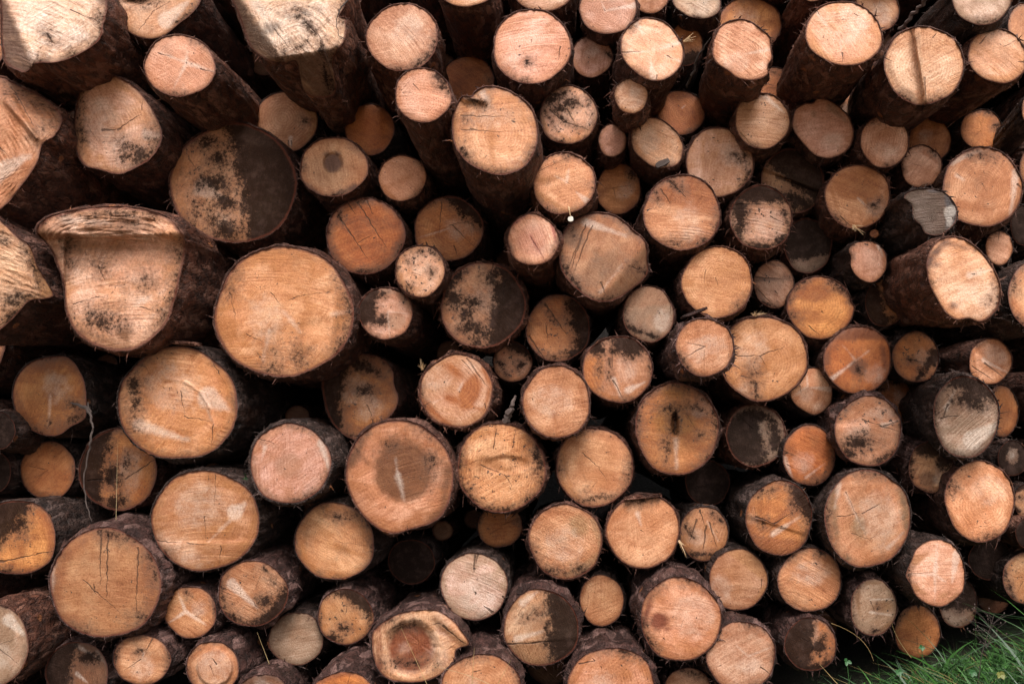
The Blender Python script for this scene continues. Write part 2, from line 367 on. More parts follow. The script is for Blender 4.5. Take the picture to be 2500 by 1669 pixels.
def build_log(tile, label, x, y, rx, ry, d, col, rot=0, poly=None, stain=(), tone=(), pale=(), k=(), rel=(), bark='plain', ax=None,
      tilt=None, length=None, name='log', cat='log', group='sawn logs stacked in the pile', rimw=None, seed=None, **o):
    i = len(LOGS) if seed is None else seed; rnd = random.Random(1000 + i * 7)
    ox, oy = TILE[tile]
    Rm = (rx + ry) / 2
    rpx = Rm / TK
    nseg = int(min(150, max(56, rpx * 1.1)) // 2 * 2)
    nr = int(min(46, max(12, rpx / 3.2)))
    if o.get('fine'): nseg = int(nseg * 1.6); nr = 80
    if poly:
        P = catmull(poly, nseg); cx, cy = P.mean(0); x, y = cx, cy; Rm = np.hypot(P[:, 0] - cx, P[:, 1] - cy).mean(); rpx = Rm / TK
        nseg = len(P)
    else:
        th = np.linspace(0, 2 * math.pi, nseg, endpoint=False)
        a = math.radians(rot); ph = [rnd.uniform(0, 6.28) for _ in range(6)]
        wob = 1 + .013 * np.sin(2 * th + ph[0]) + .015 * np.sin(3 * th + ph[1]) + .010 * np.sin(5 * th + ph[2]) + .006 * np.sin(8 * th + ph[3])
        ux, uy = rx * np.cos(th) * wob, ry * np.sin(th) * wob
        P = np.stack([x + ux * math.cos(a) - uy * math.sin(a), y + ux * math.sin(a) + uy * math.cos(a)], 1)
    # small chips along the rim
    jag = np.array([mnoise.noise(Vector((math.cos(t_) * 9 + i, math.sin(t_) * 9, i * 3.1))) + .8 * mnoise.noise(Vector((math.cos(t_) * 27 + i, math.sin(t_) * 27, i * 1.1))) for t_ in np.linspace(0, 6.283, nseg, endpoint=False)])
    C = np.array([x, y])
    P = C + (P - C) * (1 + jag[:, None] * .012)
    if rimw is None: rimw = .020 if bark != 'scaly' else .024
    sface = 1 - rimw - np.clip(jag, 0, 1) * .02
    ss = np.concatenate([np.linspace(0, .9, nr)[1:], [.95, .985, 1.0]])
    ringX = [np.full(1, x)]; ringY = [np.full(1, y)]; rr = [np.zeros(1)]
    for s in ss:
        Q = C + (P - C) * (s * sface)[:, None]
        ringX.append(Q[:, 0]); ringY.append(Q[:, 1]); rr.append(np.full(nseg, s))
    X = np.concatenate(ringX); Y = np.concatenate(ringY); RR = np.concatenate(rr)
    mpp = (3.0 + d) / FPX / TK
    if tilt is None: tilt = (rnd.uniform(-.09, .09), rnd.uniform(-.08, .08))
    def depth(X, Y):
        return d + (tilt[0] * (X - x) + tilt[1] * (Y - y)) * mpp + relief(rel, X, Y, mpp)
    D = depth(X, Y)
    nz = np.array([mnoise.noise(Vector((px_ * .008 + i * 5, py_ * .008, 0))) for px_, py_ in zip(X, Y)])
    D = D + nz * .0022 * o.get('lump', 1) + .004 * RR ** 10
    W = at(ox + X / TK, oy + Y / TK, D)
    org = W[0].copy(); org[1] = d
    root = empty(name, org)
    tag(root, label, cat, group)
    V = W - org
    F = [(0, 1 + (j + 1) % nseg, 1 + j) for j in range(nseg)]
    for r_ in range(len(ss) - 1):
        a0 = 1 + r_ * nseg; b0 = a0 + nseg
        for j in range(nseg):
            j2 = (j + 1) % nseg
            F.append((a0 + j, a0 + j2, b0 + j2, b0 + j))
    segs = [((s[0] - x) / Rm, -(s[1] - y) / Rm, (s[2] - x) / Rm, -(s[3] - y) / Rm, (s[4] if len(s) > 4 else 5.0) / Rm, (s[5] if len(s) > 5 else 1.0)) for s in k[:NSEG]]
    if not k and not o.get('nocrack'):
        for _ in range(rnd.choice([0, 1, 1, 2, 3])):
            a_ = rnd.uniform(0, 6.28); r0 = rnd.uniform(0, .3); r1 = rnd.uniform(.45, .95)
            segs.append((r0 * math.cos(a_), r0 * math.sin(a_), r1 * math.cos(a_ + .15), r1 * math.sin(a_ + .15), rnd.uniform(.012, .024), rnd.uniform(.4, .9)))
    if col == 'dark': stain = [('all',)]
    # dirt and resin that gathered along stretches of the rim
    def arc(a_, ln, rad, wd):
        g_ = lambda t_: C + (P[int(t_ / 6.2832 * nseg) % nseg] - C) * rad
        p_, q_ = g_(a_), g_(a_ + ln)
        return ('l', p_[0], p_[1], q_[0], q_[1], wd * Rm)
    if group == 'sawn logs stacked in the pile' and col != 'dark':
        stain, tone, pale = list(stain), list(tone), list(pale)
        for _ in range(rnd.choice([0, 1, 2, 3])): stain.append(arc(rnd.uniform(0, 6.28), rnd.uniform(.2, .7), rnd.uniform(.96, 1.0), rnd.uniform(.015, .055)))
        for _ in range(rnd.choice([1, 2, 3])): tone.append(arc(rnd.uniform(0, 6.28), rnd.uniform(.4, 1.0), rnd.uniform(.88, .98), rnd.uniform(.06, .15)))
        if rnd.random() < .5 and 'tonec' not in o: a_ = rnd.uniform(0, 6.28); pale.append(('b', x + .3 * Rm * math.cos(a_), y + .3 * Rm * math.sin(a_), Rm * rnd.uniform(.3, .5), Rm * rnd.uniform(.25, .45), rnd.uniform(0, 180)))
    fm = face_mat(rnd, col, o, segs)
    fo = mesh_obj('cut_face', V, F, fm, root)
    me = fo.data
    at1 = me.attributes.new('fuv', 'FLOAT_VECTOR', 'POINT')
    at1.data.foreach_set('vector', np.stack([(X - x) / Rm, -(Y - y) / Rm, RR], 1).ravel())
    at2 = me.attributes.new('zone', 'FLOAT_VECTOR', 'POINT')
    at2.data.foreach_set('vector', np.stack([fieldv(stain, X, Y, Rm), fieldv(tone, X, Y, Rm), fieldv(pale, X, Y, Rm, True)], 1).ravel())
    # ---- bark
    L_ = length or rnd.uniform(2.7, 3.2)
    if ax is None: ax = (rnd.uniform(-.018, .018), rnd.uniform(-.018, .018))
    rimIn = C + (P - C) * sface[:, None]
    def world(Q, extra): return at(ox + Q[:, 0] / TK, oy + Q[:, 1] / TK, depth(Q[:, 0], Q[:, 1]) + extra) - org
    r_in = world(rimIn, .0045); r_in2 = world(C + (P - C) * (sface + .004)[:, None], -.001 + .006 * jag)
    r_out = world(P, .002 + .012 * np.abs(jag)); r_out2 = world(C + (P - C) * 1.006, .010 + .012 * np.abs(jag))
    rings = [r_in, r_in2, r_out, r_out2]
    cen = r_out.mean(0)
    ys = list(np.concatenate([np.arange(.03, .75, .028), [.8, .9, 1.05, 1.3, 1.7, 2.2, L_]]))
    base = r_out.copy(); R_m = np.hypot(base[:, 0] - cen[0], base[:, 2] - cen[2]).mean()
    rad = np.hypot(base[:, 0] - cen[0], base[:, 2] - cen[2])
    amp = {'plain': .009, 'red': .012, 'scaly': .015, 'wet': .010}[bark] * (.6 + R_m * 3)
    tap = rnd.uniform(-.02, .03)
    for yy in ys:
        f_rel = smooth01(np.array(yy / .5))                       # rim shape relaxes to a rounder trunk behind the cut
        rad2 = rad * (1 - .45 * f_rel) + R_m * .45 * f_rel if o.get('relax', True) else rad
        ring = base.copy()
        disp = np.array([mnoise.fractal(Vector(((cen[0] + R_m * math.cos(t_)) * 16 + i * 11, yy * 6, (cen[2] + R_m * math.sin(t_)) * 16)), .8, 2.2, 4)
                         + .7 * mnoise.noise(Vector((math.cos(t_) * 3 + i, yy * 2.5, math.sin(t_) * 3)))
                         for t_ in np.linspace(0, 6.283, nseg, endpoint=False)])
        kx = (rad2 * (1 + tap * yy) + amp * disp + amp * .6) / np.maximum(rad, 1e-4)
        ring[:, 0] = cen[0] + (base[:, 0] - cen[0]) * kx + ax[0] * yy
        ring[:, 2] = cen[2] + (base[:, 2] - cen[2]) * kx + ax[1] * yy
        ring[:, 1] = base[:, 1] * (1 - f_rel * .0) + yy
        rings.append(ring)
    V2 = np.concatenate(rings + [rings[-1].mean(0)[None]]); F2 = []
    for r_ in range(len(rings) - 1):
        a0 = r_ * nseg; b0 = a0 + nseg
        for j in range(nseg):
            j2 = (j + 1) % nseg; F2.append((a0 + j, a0 + j2, b0 + j2, b0 + j))
    a0 = (len(rings) - 1) * nseg
    for j in range(nseg): F2.append((a0 + j, a0 + (j + 1) % nseg, len(V2) - 1))
    V2 = [tuple(v) for v in V2]
    # loose bark flakes and fibres that stand off the trunk
    for _ in range(int(1.6 * o.get('flakes', int(22 + 150 * R_m)))):
        ri = rnd.choice([2, 2, 3, 3, 4, 5, 6, 8, 10, 13]); j = rnd.randrange(nseg); P0 = Vector(rings[ri][j])
        out = Vector((P0.x - cen[0], 0, P0.z - cen[2])).normalized(); tan = Vector((-out.z, 0, out.x))
        ln = rnd.uniform(.005, .022) * rnd.choice([1, 1, 1.9]); wd = rnd.uniform(.0006, .0040)
        dr = (out * rnd.uniform(.2, 1) + tan * rnd.uniform(-1, 1) + Vector((0, rnd.uniform(-.7, .5), 0))).normalized()
        sd = dr.cross(Vector((0, 1, 0)) + out * .3).normalized() * wd; n0 = len(V2)
        bend = tan * rnd.uniform(-.4, .4) + Vector((0, 0, -.25))
        for q in range(4):
            c_ = P0 - out * .002 + dr * ln * q / 3 + bend * ln * (q / 3) ** 2; ww = (1 - q / 3.3)
            V2.append(tuple(c_ - sd * ww)); V2.append(tuple(c_ + sd * ww))
        for q in range(3): F2.append((n0 + 2 * q, n0 + 2 * q + 1, n0 + 2 * q + 3, n0 + 2 * q + 2))
    bo = mesh_obj('bark', V2, F2, BARK[bark], root)
    LOGS.append((root, label, org, R_m, ax, d, rpx))
    return root

QUEUE = []
def L(*a, **k): QUEUE.append((a, k))
def build_queue():
    """lean each trunk a little (up to 7 degrees) so that it lies beside, not through, the log ends that stand further back"""
    info = []
    for a, k in QUEUE:
        tile, _, x, y, rx, ry, d = a[:7]
        if k.get('poly'):
            P = catmull(k['poly'], 60); x, y = P.mean(0); rx = ry = np.hypot(P[:, 0] - x, P[:, 1] - y).mean()
        ox, oy = TILE[tile]; px, py, r = ox + x / TK, oy + y / TK, (rx + ry) / 2 / TK
        w_ = at(px, py, d); info.append([px, py, r, d, w_[0], w_[2], r * (3 + d) / FPX, k['ax'][0] if k.get('ax') else 0.0, k['ax'][1] if k.get('ax') else 0.0])
    I_ = np.array(info)
    for _ in range(60):
        for i in range(len(I_)):
            A = I_[i]; push = np.zeros(2)
            for j in range(len(I_)):
                B = I_[j]; yy = B[3] - A[3]
                if yy < .04: continue
                c = A[4:6] + A[7:9] * yy; v = c - B[4:6]; dist = max(1e-4, math.hypot(*v))
                if dist > A[6] + B[6]: continue
                allow = max(0.0, A[2] + B[2] - math.hypot(A[0] - B[0], A[1] - B[1])) * (3 + B[3]) / FPX
                ov = (A[6] + B[6]) - allow - dist
                if ov > 0: push += v / dist * ov * .35 / max(yy, .25)
            I_[i, 7:9] = np.clip(A[7:9] + push, -.125, .125)
    for n_, ((a, k), q) in enumerate(zip(QUEUE, I_)):
        k['ax'] = (float(q[7]), float(q[8])); build_log(*a, **k)
    print('mean lean', np.abs(I_[:, 7:9]).mean(0))
    QUEUE.clear()
# ------------------------------------------------------------------ the pile, surveyed tile by tile
# upper left
L('A', "huge split log in the upper left corner, white torn face and brown slanted side", 0, 0, 0, 0, -.30, 'white',
  poly=[(-10, -150), (2, 60), (5, 250), (25, 390), (80, 440), (150, 466), (190, 445), (230, 408), (350, 402), (460, 372), (560, 318), (645, 250), (668, 150), (690, 30), (640, -80), (400, -200), (150, -220)],
  tone=[('h', 40, 0, 215, 400), ('l', 230, 400, 450, 370, 25)], pale=[('b', 400, 130, 200, 110, 25)], stain=[('l', 655, 90, 640, 250, 14), ('l', 300, 215, 340, 270, 7)],
  k=[(300, 215, 345, 275, 8), (560, 110, 660, 150, 5), (450, 60, 640, 160, 4)], rel=[('crease', 40, 0, 215, 400, .75), ('rough', ('all',), 0.0035, 25), ('crease', 640, 60, 300, 400, .12)], fine=1, br=.92, dirt=.08, heart=0, bark='red', saw=-27, sawa=1.1, rough=.5, tonec=(.13, .065, .042), rimw=.02, tilt=(0, -.2))
L('A', "pale log at the top edge with a dark hollow and a brown chipped right side", 0, 0, 0, 0, -.12, 'pale',
  poly=[(745, 40), (755, 120), (800, 190), (880, 238), (970, 252), (1060, 225), (1150, 150), (1210, 105), (1280, 20), (1270, -80), (1100, -200), (850, -180), (760, -60)],
  tone=[('h', 1040, 225, 1240, 0), ('b', 800, 190, 60, 30, 40)], stain=[('b', 880, 5, 85, 30), ('l', 1130, 140, 1210, 80, 14)], pale=[('l', 1060, 130, 1200, 10, 50)],
  rel=[('crease', 1240, 0, 1040, 225, -.0), ('bowl', 880, -20, 110, 60, .05, .6)], bark='plain', saw=30)
L('A', 'round pinkish log with a pale cross and two dark slits below the top left corner', 1146, 420, 232, 200, -.22, 'pink', rot=10,
  pale=[('l', 1190, 400, 1195, 320, 16), ('l', 1190, 400, 1000, 330, 10), ('l', 1190, 400, 1370, 460, 18), ('l', 1190, 400, 1110, 560, 14)],
  k=[(1015, 340, 1080, 358, 6), (1275, 440, 1360, 462, 5), (1187, 400, 1192, 408, 6)], bark='red', saw=-35, sawa=.5, br=1.08)
L('A', "egg shaped pale log with a curved crack and mouldy lower right, near half black log", 0, 0, 0, 0, -.08, 'pale',
  poly=[(540, 486), (620, 466), (740, 482), (850, 540), (940, 640), (1000, 740), (1038, 840), (1025, 930), (960, 1020), (860, 1080), (760, 1117), (640, 1090), (540, 1060), (490, 980), (468, 860), (478, 700), (505, 570)],
  tone=[('l', 500, 560, 500, 980, 24), ('b', 640, 1010, 40, 30)], stain=[('b', 900, 990, 85, 65, -30), ('b', 800, 1000, 50, 50), ('b', 980, 940, 30, 60), ('l', 518, 560, 518, 980, 8), ('b', 790, 930, 40, 35)],
  pale=[('l', 940, 860, 1035, 870, 36), ('b', 700, 880, 60, 60)], k=[(655, 830, 750, 825, 12), (750, 830, 830, 770, 8), (830, 770, 905, 730, 6), (905, 700, 915, 625, 4), (560, 800, 640, 930, 4, .6)],
  rel=[('step', 525, 1060, 530, 480, .0, 10), ('crease', 535, 480, 520, 1060, .5)], bark='plain', saw=-65, sawa=.6)
L('A', "large tan log with a torn ridged face on the left edge, upper of two there", 0, 0, 0, 0, -.22, 'tan', br=1.15,
  poly=[(-150, 490), (0, 482), (120, 540), (250, 600), (370, 690), (402, 770), (350, 868), (275, 920), (235, 1050), (130, 1200), (10, 1338), (-150, 1420), (-260, 1200), (-280, 800)],
  tone=[('l', 90, 700, 110, 1050, 35), ('l', 30, 560, 360, 760, 40), ('l', 20, 1320, 200, 1130, 22)], stain=[('l', 40, 600, 350, 690, 18), ('l', 255, 830, 350, 780, 12)], pale=[('l', -20, 1100, 180, 1000, 60)],
  k=[(0, 940, 60, 1000, 5), (80, 560, 240, 850, 5), (-40, 1160, 80, 1120, 5)], rel=[('crease', 260, 870, -100, 540, .7), ('ridge', 60, 640, 230, 880, 30, .02), ('rough', ('all',), 0.0042, 60)], fine=1, bark='red', saw=15, sawa=.7, lump=2)
L('A', "big round log in the upper left, right side soot black, left third golden", 1490, 1172, 418, 384, .06, 'yellow',
  stain=[('h', 1580, 1560, 1420, 790), ('b', 1330, 905, 90, 50), ('b', 1370, 1160, 100, 60), ('b', 1440, 1290, 70, 60), ('b', 1350, 1370, 90, 25, 40), ('b', 1450, 1460, 120, 80), ('b', 1400, 1020, 60, 60), ('l', 1255, 1360, 1420, 1500, 14), ('b', 1170, 1430, 50, 30)],
  pale=[('l', 1300, 1200, 1420, 1260, 60), ('b', 1430, 1400, 60, 50)], k=[(1160, 1195, 1185, 1165, 6), (1200, 1000, 1250, 1080, 8, .7), (1250, 1140, 1260, 1260, 5, .5)], bark='plain', speck=.5, saw=85, rel=[('bowl', 1560, 1200, 270, 330, -.008, .3)], lump=2.5)
L('E', 'big pale log with a broken reddish ledge of splintered bark across its top', 0, 0, 0, 0, -.26, 'pale',
  poly=[(222, 165), (290, 75), (480, 25), (700, 3), (900, 15), (1060, 65), (1160, 160), (1195, 260), (1165, 420), (1122, 620), (1062, 770), (962, 868), (850, 930), (720, 938), (580, 890), (470, 800), (417, 670), (402, 510), (352, 360), (300, 250)],
  tone=[('l', 250, 170, 560, 210, 40), ('l', 600, 130, 1050, 170, 60), ('l', 460, 260, 1060, 280, 45), ('l', 340, 260, 420, 480, 30), ('l', 790, 820, 800, 900, 52)],
  stain=[('b', 650, 740, 110, 60), ('b', 640, 380, 25, 22), ('b', 935, 495, 22, 12), ('l', 1110, 560, 1000, 820, 22), ('l', 1165, 290, 1130, 500, 14), ('l', 430, 260, 440, 400, 14), ('b', 830, 120, 45, 22), ('l', 300, 90, 480, 55, 14), ('l', 600, 60, 1000, 60, 18)],
  pale=[('l', 880, 620, 1050, 545, 22), ('l', 420, 90, 700, 110, 30)], k=[(470, 635, 600, 590, 6), (600, 590, 690, 580, 4), (625, 390, 680, 500, 5), (890, 655, 1000, 680, 4), (700, 520, 830, 500, 4, .6)],
  rel=[('step', 330, 215, 700, 205, .022, 9), ('step', 300, 195, 1175, 240, .035, 7), ('ridge', 280, 140, 1120, 190, 50, .02), ('crease', 1120, 70, 280, 70, .3), ('rough', ('h', 1175, 235, 300, 190), 0.013, 4), ('step', 410, 500, 420, 200, .02, 14)], fine=1, br=1.15, dirt=.25, tonec=(.26, .11, .05), bark='red', saw=6, sawa=.95, rough=.45, tilt=(.0, 0), lump=3)
L('E', "pale torn log on the left edge with an orange slanting side and black lower rim", 0, 0, 0, 0, -.24, 'pale',
  poly=[(-120, 40), (0, 92), (100, 190), (190, 255), (240, 380), (290, 470), (345, 570), (300, 600), (190, 615), (110, 700), (0, 802), (-120, 860), (-250, 600), (-220, 200)],
  tone=[('h', 250, 620, 150, 170)], tonec=(.40, .19, .08), stain=[('l', 150, 240, 250, 500, 14), ('b', 140, 600, 90, 45), ('l', 110, 680, 0, 780, 26), ('l', 0, 200, 30, 220, 9)],
  k=[(0, 230, 150, 350, 4, .6), (-50, 300, 200, 420, 4, .4)], rel=[('crease', 260, 620, 150, 170, .9), ('rough', ('all',), 0.0036, 20)], fine=1, bark='plain', saw=-12, sawa=.9)
L('E', "amber log with a straight right edge beside the long hanging grey bark strip", 0, 0, 0, 0, .10, 'amber',
  poly=[(330, 962), (440, 970), (510, 1050), (550, 1160), (556, 1300), (540, 1370), (450, 1420), (380, 1470), (290, 1475), (180, 1430), (110, 1350), (76, 1220), (100, 1100), (190, 1000)],
  pale=[('l', 320, 1215, 310, 1440, 10)], stain=[('l', 460, 1380, 550, 1330, 14), ('l', 450, 1262, 560, 1290, 14), ('b', 330, 1390, 14, 10)], k=[(330, 1210, 560, 1230, 3, .3)], bark='wet', saw=60, sawa=.25, br=.95)
L('E', "large cream log with an arched pale ridge across its face, below left of the largest", 1135, 1268, 387, 370, -.04, 'yellow', br=1.08,
  tone=[('b', 1000, 1060, 140, 60, 20)], pale=[('l', 1330, 1230, 1450, 1300, 70), ('l', 1180, 1128, 1275, 1190, 8), ('l', 1275, 1190, 1360, 1400, 9), ('l', 880, 1400, 1200, 1500, 40)], stain=[('l', 860, 1120, 850, 1420, 26)],
  k=[(1155, 1190, 1180, 1360, 4), (1180, 1350, 1360, 1390, 5), (1360, 1400, 1350, 1560, 4), (905, 1010, 970, 1090, 4), (1340, 970, 1440, 1150, 7, .6)],
  rel=[('ridge', 1060, 1105, 1180, 1128, 10, .003), ('ridge', 1180, 1128, 1275, 1190, 10, .004), ('ridge', 1275, 1190, 1335, 1290, 10, .005), ('ridge', 1335, 1290, 1368, 1420, 10, .005)], bark='wet', saw=-8, sawa=.8, ring=.12)
L('F', 'largest round cream log left of centre with a white gouge line in its middle', 243, 682, 447, 428, -.10, 'yellow', br=1.12,
  pale=[('l', 240, 680, 350, 810, 16), ('l', 550, 700, 690, 680, 14), ('b', 130, 720, 100, 120), ('l', 150, 800, 110, 1000, 18)], stain=[('b', 330, 960, 18, 22), ('b', 175, 1030, 20, 40), ('l', 640, 820, 600, 930, 22)],
  tone=[('l', 0, 830, 120, 885, 14), ('l', 270, 600, 550, 540, 8), ('b', 60, 330, 300, 50, -5)], k=[(160, 560, 225, 640, 4), (270, 600, 540, 550, 4, .7), (0, 820, 115, 880, 5), (-100, 560, -60, 760, 6, .5), (300, 980, 345, 1100, 5, .6)],
  rel=[('step', 130, 800, 690, 700, .004, 60)], bark='plain', saw=-7, sawa=.6, ring=.08, dirt=.25)
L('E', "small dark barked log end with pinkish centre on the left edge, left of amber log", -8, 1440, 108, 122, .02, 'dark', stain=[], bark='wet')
# left bottom
L('I', 'plain small amber log on the left, below the log with the hanging bark strip', 307, 206, 181, 185, .22, 'amber', br=.95, stain=[('b', 480, 215, 22, 22)], sawa=.2, bark='wet', ring=.05)
L('I', "log with sooty black left half and amber right half crossed by a branching crack", 755, 200, 250, 270, .17, 'amber', br=1.05,
  stain=[('h', 720, -60, 640, 470), ('b', 720, 250, 60, 90), ('b', 740, 400, 60, 60), ('b', 800, 160, 30, 40)], k=[(560, 270, 800, 260, 9), (800, 260, 880, 210, 9), (880, 210, 1000, 130, 8), (700, 150, 740, 400, 5), (880, 60, 960, 90, 4)], bark='plain', speck=.5)
L('I', "log on the left edge with black mould over its upper left and pointed right side", 0, 0, 0, 0, .0, 'amber', br=1.12,
  poly=[(150, 395), (260, 425), (330, 510), (358, 620), (350, 720), (310, 800), (200, 860), (90, 872), (-20, 850), (-120, 760), (-150, 620), (-100, 480), (10, 405)],
  stain=[('h', 250, 380, -40, 740), ('b', 100, 560, 70, 60)], k=[(0, 790, 230, 740, 8), (230, 740, 340, 720, 5)], tone=[('l', 330, 560, 330, 780, 20)], speck=.6, bark='wet')
L('I', 'large round brownish log with three vertical dark scratches near the lower left', 672, 925, 368, 353, -.08, 'tan', br=.92,
  stain=[('l', 960, 720, 990, 900, 18), ('b', 920, 1140, 40, 25), ('l', 640, 590, 900, 650, 16)], tone=[('b', 960, 900, 60, 300), ('l', 400, 780, 600, 600, 30)], pale=[('l', 330, 800, 330, 980, 25)],
  k=[(645, 590, 640, 930, 8), (688, 620, 678, 1010, 8), (882, 700, 868, 1150, 7), (530, 900, 765, 1115, 5), (600, 930, 610, 990, 4)], bark='scaly', saw=0, sawa=.15, ring=.10, dirt=.3, nocrack=1)
L('I', "large cream log with a square brown gouge above its centre in the lower left", 1308, 525, 348, 330, -.02, 'yellow', br=1.06,
  tone=[('l', 1250, 370, 1430, 350, 22), ('l', 1340, 210, 1340, 340, 34), ('l', 1455, 560, 1420, 730, 24), ('l', 1640, 470, 1580, 640, 14)], pale=[('b', 1120, 720, 160, 70, 25), ('l', 1500, 470, 1560, 420, 50), ('l', 1490, 500, 1330, 660, 10)],
  k=[(1010, 655, 1190, 670, 6), (1190, 670, 1310, 675, 6), (1310, 500, 1312, 640, 4), (1375, 230, 1370, 430, 4), (1410, 690, 1400, 800, 4)], rel=[('step', 1150, 665, 1330, 660, -.006, 20)], bark='wet', saw=3, sawa=.75, dirt=.2)
L('I', 'small brown log with a pale three armed star, right of the log with vertical scratches', 1215, 1108, 171, 170, .02, 'tan', br=.95,
  pale=[('l', 1185, 1105, 1135, 985, 12), ('l', 1185, 1105, 1065, 1185, 14), ('l', 1185, 1105, 1330, 1200, 16)], stain=[('l', 1180, 965, 1200, 1015, 9)], tone=[('l', 1350, 990, 1370, 1140, 12), ('l', 1110, 1210, 1200, 1250, 14)], bark='scaly')
L('I', 'tan log with its lower right burnt black, under the cream log with the brown gouge', 1612, 990, 226, 218, .0, 'tan', br=1.1,
  stain=[('h', 1600, 1210, 1850, 890), ('b', 1700, 1040, 50, 40), ('l', 1690, 830, 1760, 930, 14), ('l', 1400, 900, 1450, 1130, 22), ('l', 1450, 1130, 1620, 1200, 26)], pale=[('l', 1480, 930, 1640, 1080, 34)], speck=.3, bark='scaly', saw=-25, sawa=.7)
L('I', "pale log with a brown left part at the lower left edge beside thick reddish bark", -20, 1320, 202, 268, -.15, 'grey', br=1.2,
  tone=[('h', 40, 1150, 80, 1568), ('b', 40, 1260, 60, 120)], pale=[('l', 60, 1160, 150, 1250, 40)], tilt=(.1, 0), bark='red', saw=60, sawa=.3, flakes=60)
L('I', "dark stained log with pale streaks, bottom row, below the log with three vertical scratches", 492, 1490, 206, 198, .02, 'brown', br=1.1,
  stain=[('h', 500, 1290, 440, 1600), ('b', 560, 1400, 80, 40)], pale=[('l', 480, 1320, 660, 1420, 16), ('l', 490, 1500, 560, 1560, 12), ('l', 620, 1360, 680, 1440, 10)], bark='scaly')
L('I', "tan log with fine saw lines and small star crack, bottom row left under reddish bark", 905, 1412, 190, 163, -.04, 'tan', br=1.1,
  stain=[('l', 735, 1330, 730, 1520, 16), ('b', 885, 1370, 20, 18)], tone=[('l', 740, 1300, 760, 1540, 24)], k=[(975, 1270, 930, 1360, 9), (900, 1410, 790, 1480, 5)], pale=[('l', 915, 1370, 905, 1430, 9)], bark='scaly', saw=-10, sawa=.9)
L('I', "tan log with a paler inner disc, bottom row, left of the grey egg shaped log", 1357, 1462, 172, 173, -.06, 'tan', br=1.05,
  pale=[('b', 1370, 1460, 110, 115)], tone=[('l', 1220, 1400, 1330, 1310, 22)], k=[(1380, 1440, 1350, 1400, 6), (1340, 1450, 1370, 1520, 4)], rel=[('bowl', 1370, 1460, 105, 110, -.015, .1)], bark='scaly', saw=40)
L('J', 'plain greyish egg shaped log with a tiny ringed knot, bottom row left of centre', 322, 1278, 179, 172, .10, 'grey', rot=-30, br=.95, sawa=.3, nocrack=1, dirt=.15, bark='wet', k=[(318, 1275, 345, 1262, 4, .5)])
L('J', 'bark covered log cut by the bottom edge, below the plain greyish egg shaped log', 110, 1650, 175, 150, -.12, 'brown', bark='scaly', flakes=60)
L('J', "orange log under thick flaky bark, cut by the bottom edge left of the hollow log", 620, 1655, 215, 172, -.18, 'orange', br=1.2, tone=[('l', 450, 1530, 700, 1490, 40)], bark='scaly', flakes=80)
L('J', 'hollow log with a round red brown rotten centre and a split right lip, bottom row', 0, 0, 0, 0, -.20, 'pale', br=1.0,
  poly=[(795, 1290), (815, 1215), (900, 1150), (1000, 1105), (1120, 1088), (1230, 1095), (1330, 1160), (1390, 1235), (1432, 1312), (1350, 1345), (1335, 1420), (1270, 1492), (1150, 1552), (1000, 1560), (890, 1530), (820, 1440)],
  tone=[('b', 1055, 1340, 150, 160), ('l', 1240, 1220, 1380, 1330, 16), ('l', 830, 1220, 930, 1140, 16)], tonec=(.17, .040, .012), dirt=.15, stain=[('b', 1050, 1440, 80, 22), ('l', 950, 1200, 1080, 1190, 12), ('l', 900, 1160, 1010, 1110, 10)],
  pale=[('b', 1270, 1160, 90, 40, 45), ('b', 1000, 1345, 24, 24), ('b', 1240, 1330, 60, 120)], k=[(1240, 1180, 1160, 1195, 4), (1260, 1200, 1400, 1310, 12)],
  rel=[('bowl', 1055, 1340, 150, 160, .03, .10), ('rough', ('all',), 0.0030, 35), ('ridge', 1240, 1130, 1400, 1290, 40, .02)], bark='scaly', flakes=90, saw=35, sawa=.7, heart=0)
L('J', 'plain tan log cut by the bottom edge, right of the hollow log', 1500, 1600, 262, 232, -.22, 'tan', br=.98, dirt=.2, sawa=.2, k=[(1455, 1490, 1505, 1480, 5)], stain=[('l', 1700, 1430, 1750, 1540, 10)], bark='scaly', flakes=70)
L('J', "pale log with split notch at its top and a wedge crack, above hollow log", 1457, 944, 216, 222, .0, 'grey', br=1.32,
  k=[(1462, 725, 1455, 850, 12), (1570, 1110, 1520, 1070, 12), (1480, 740, 1470, 800, 6), (1640, 1010, 1655, 1040, 8)], pale=[('b', 1480, 1000, 120, 120)], tone=[('l', 1250, 900, 1300, 1020, 20), ('l', 1480, 730, 1620, 800, 20)], bark='wet', saw=-20, sawa=.5, rough=.5)
L('J', "small log with a black top and golden mottled lower part, left of the hollow log", 636, 1137, 184, 180, .05, 'yellow', br=1.0,
  stain=[('h', 820, 1130, 460, 990), ('l', 680, 960, 790, 1130, 40), ('b', 560, 1275, 45, 35), ('b', 625, 1215, 22, 14), ('l', 800, 1100, 800, 1230, 16), ('-', 'b', 600, 1080, 95, 60, 50)], speck=.7, bark='scaly')
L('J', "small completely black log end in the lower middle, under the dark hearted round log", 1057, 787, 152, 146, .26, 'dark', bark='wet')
L('J', 'golden brown log with fibres on its upper left, left of the small black log end', 567, 658, 261, 250, .04, 'yellow', br=.95, rot=8,
  stain=[('l', 560, 500, 740, 490, 9), ('b', 815, 735, 12, 28)], tone=[('l', 580, 690, 800, 770, 24), ('l', 540, 870, 700, 880, 24), ('l', 330, 600, 400, 520, 20)], k=[(570, 660, 800, 690, 3, .5)], saw=-28, bark='wet')
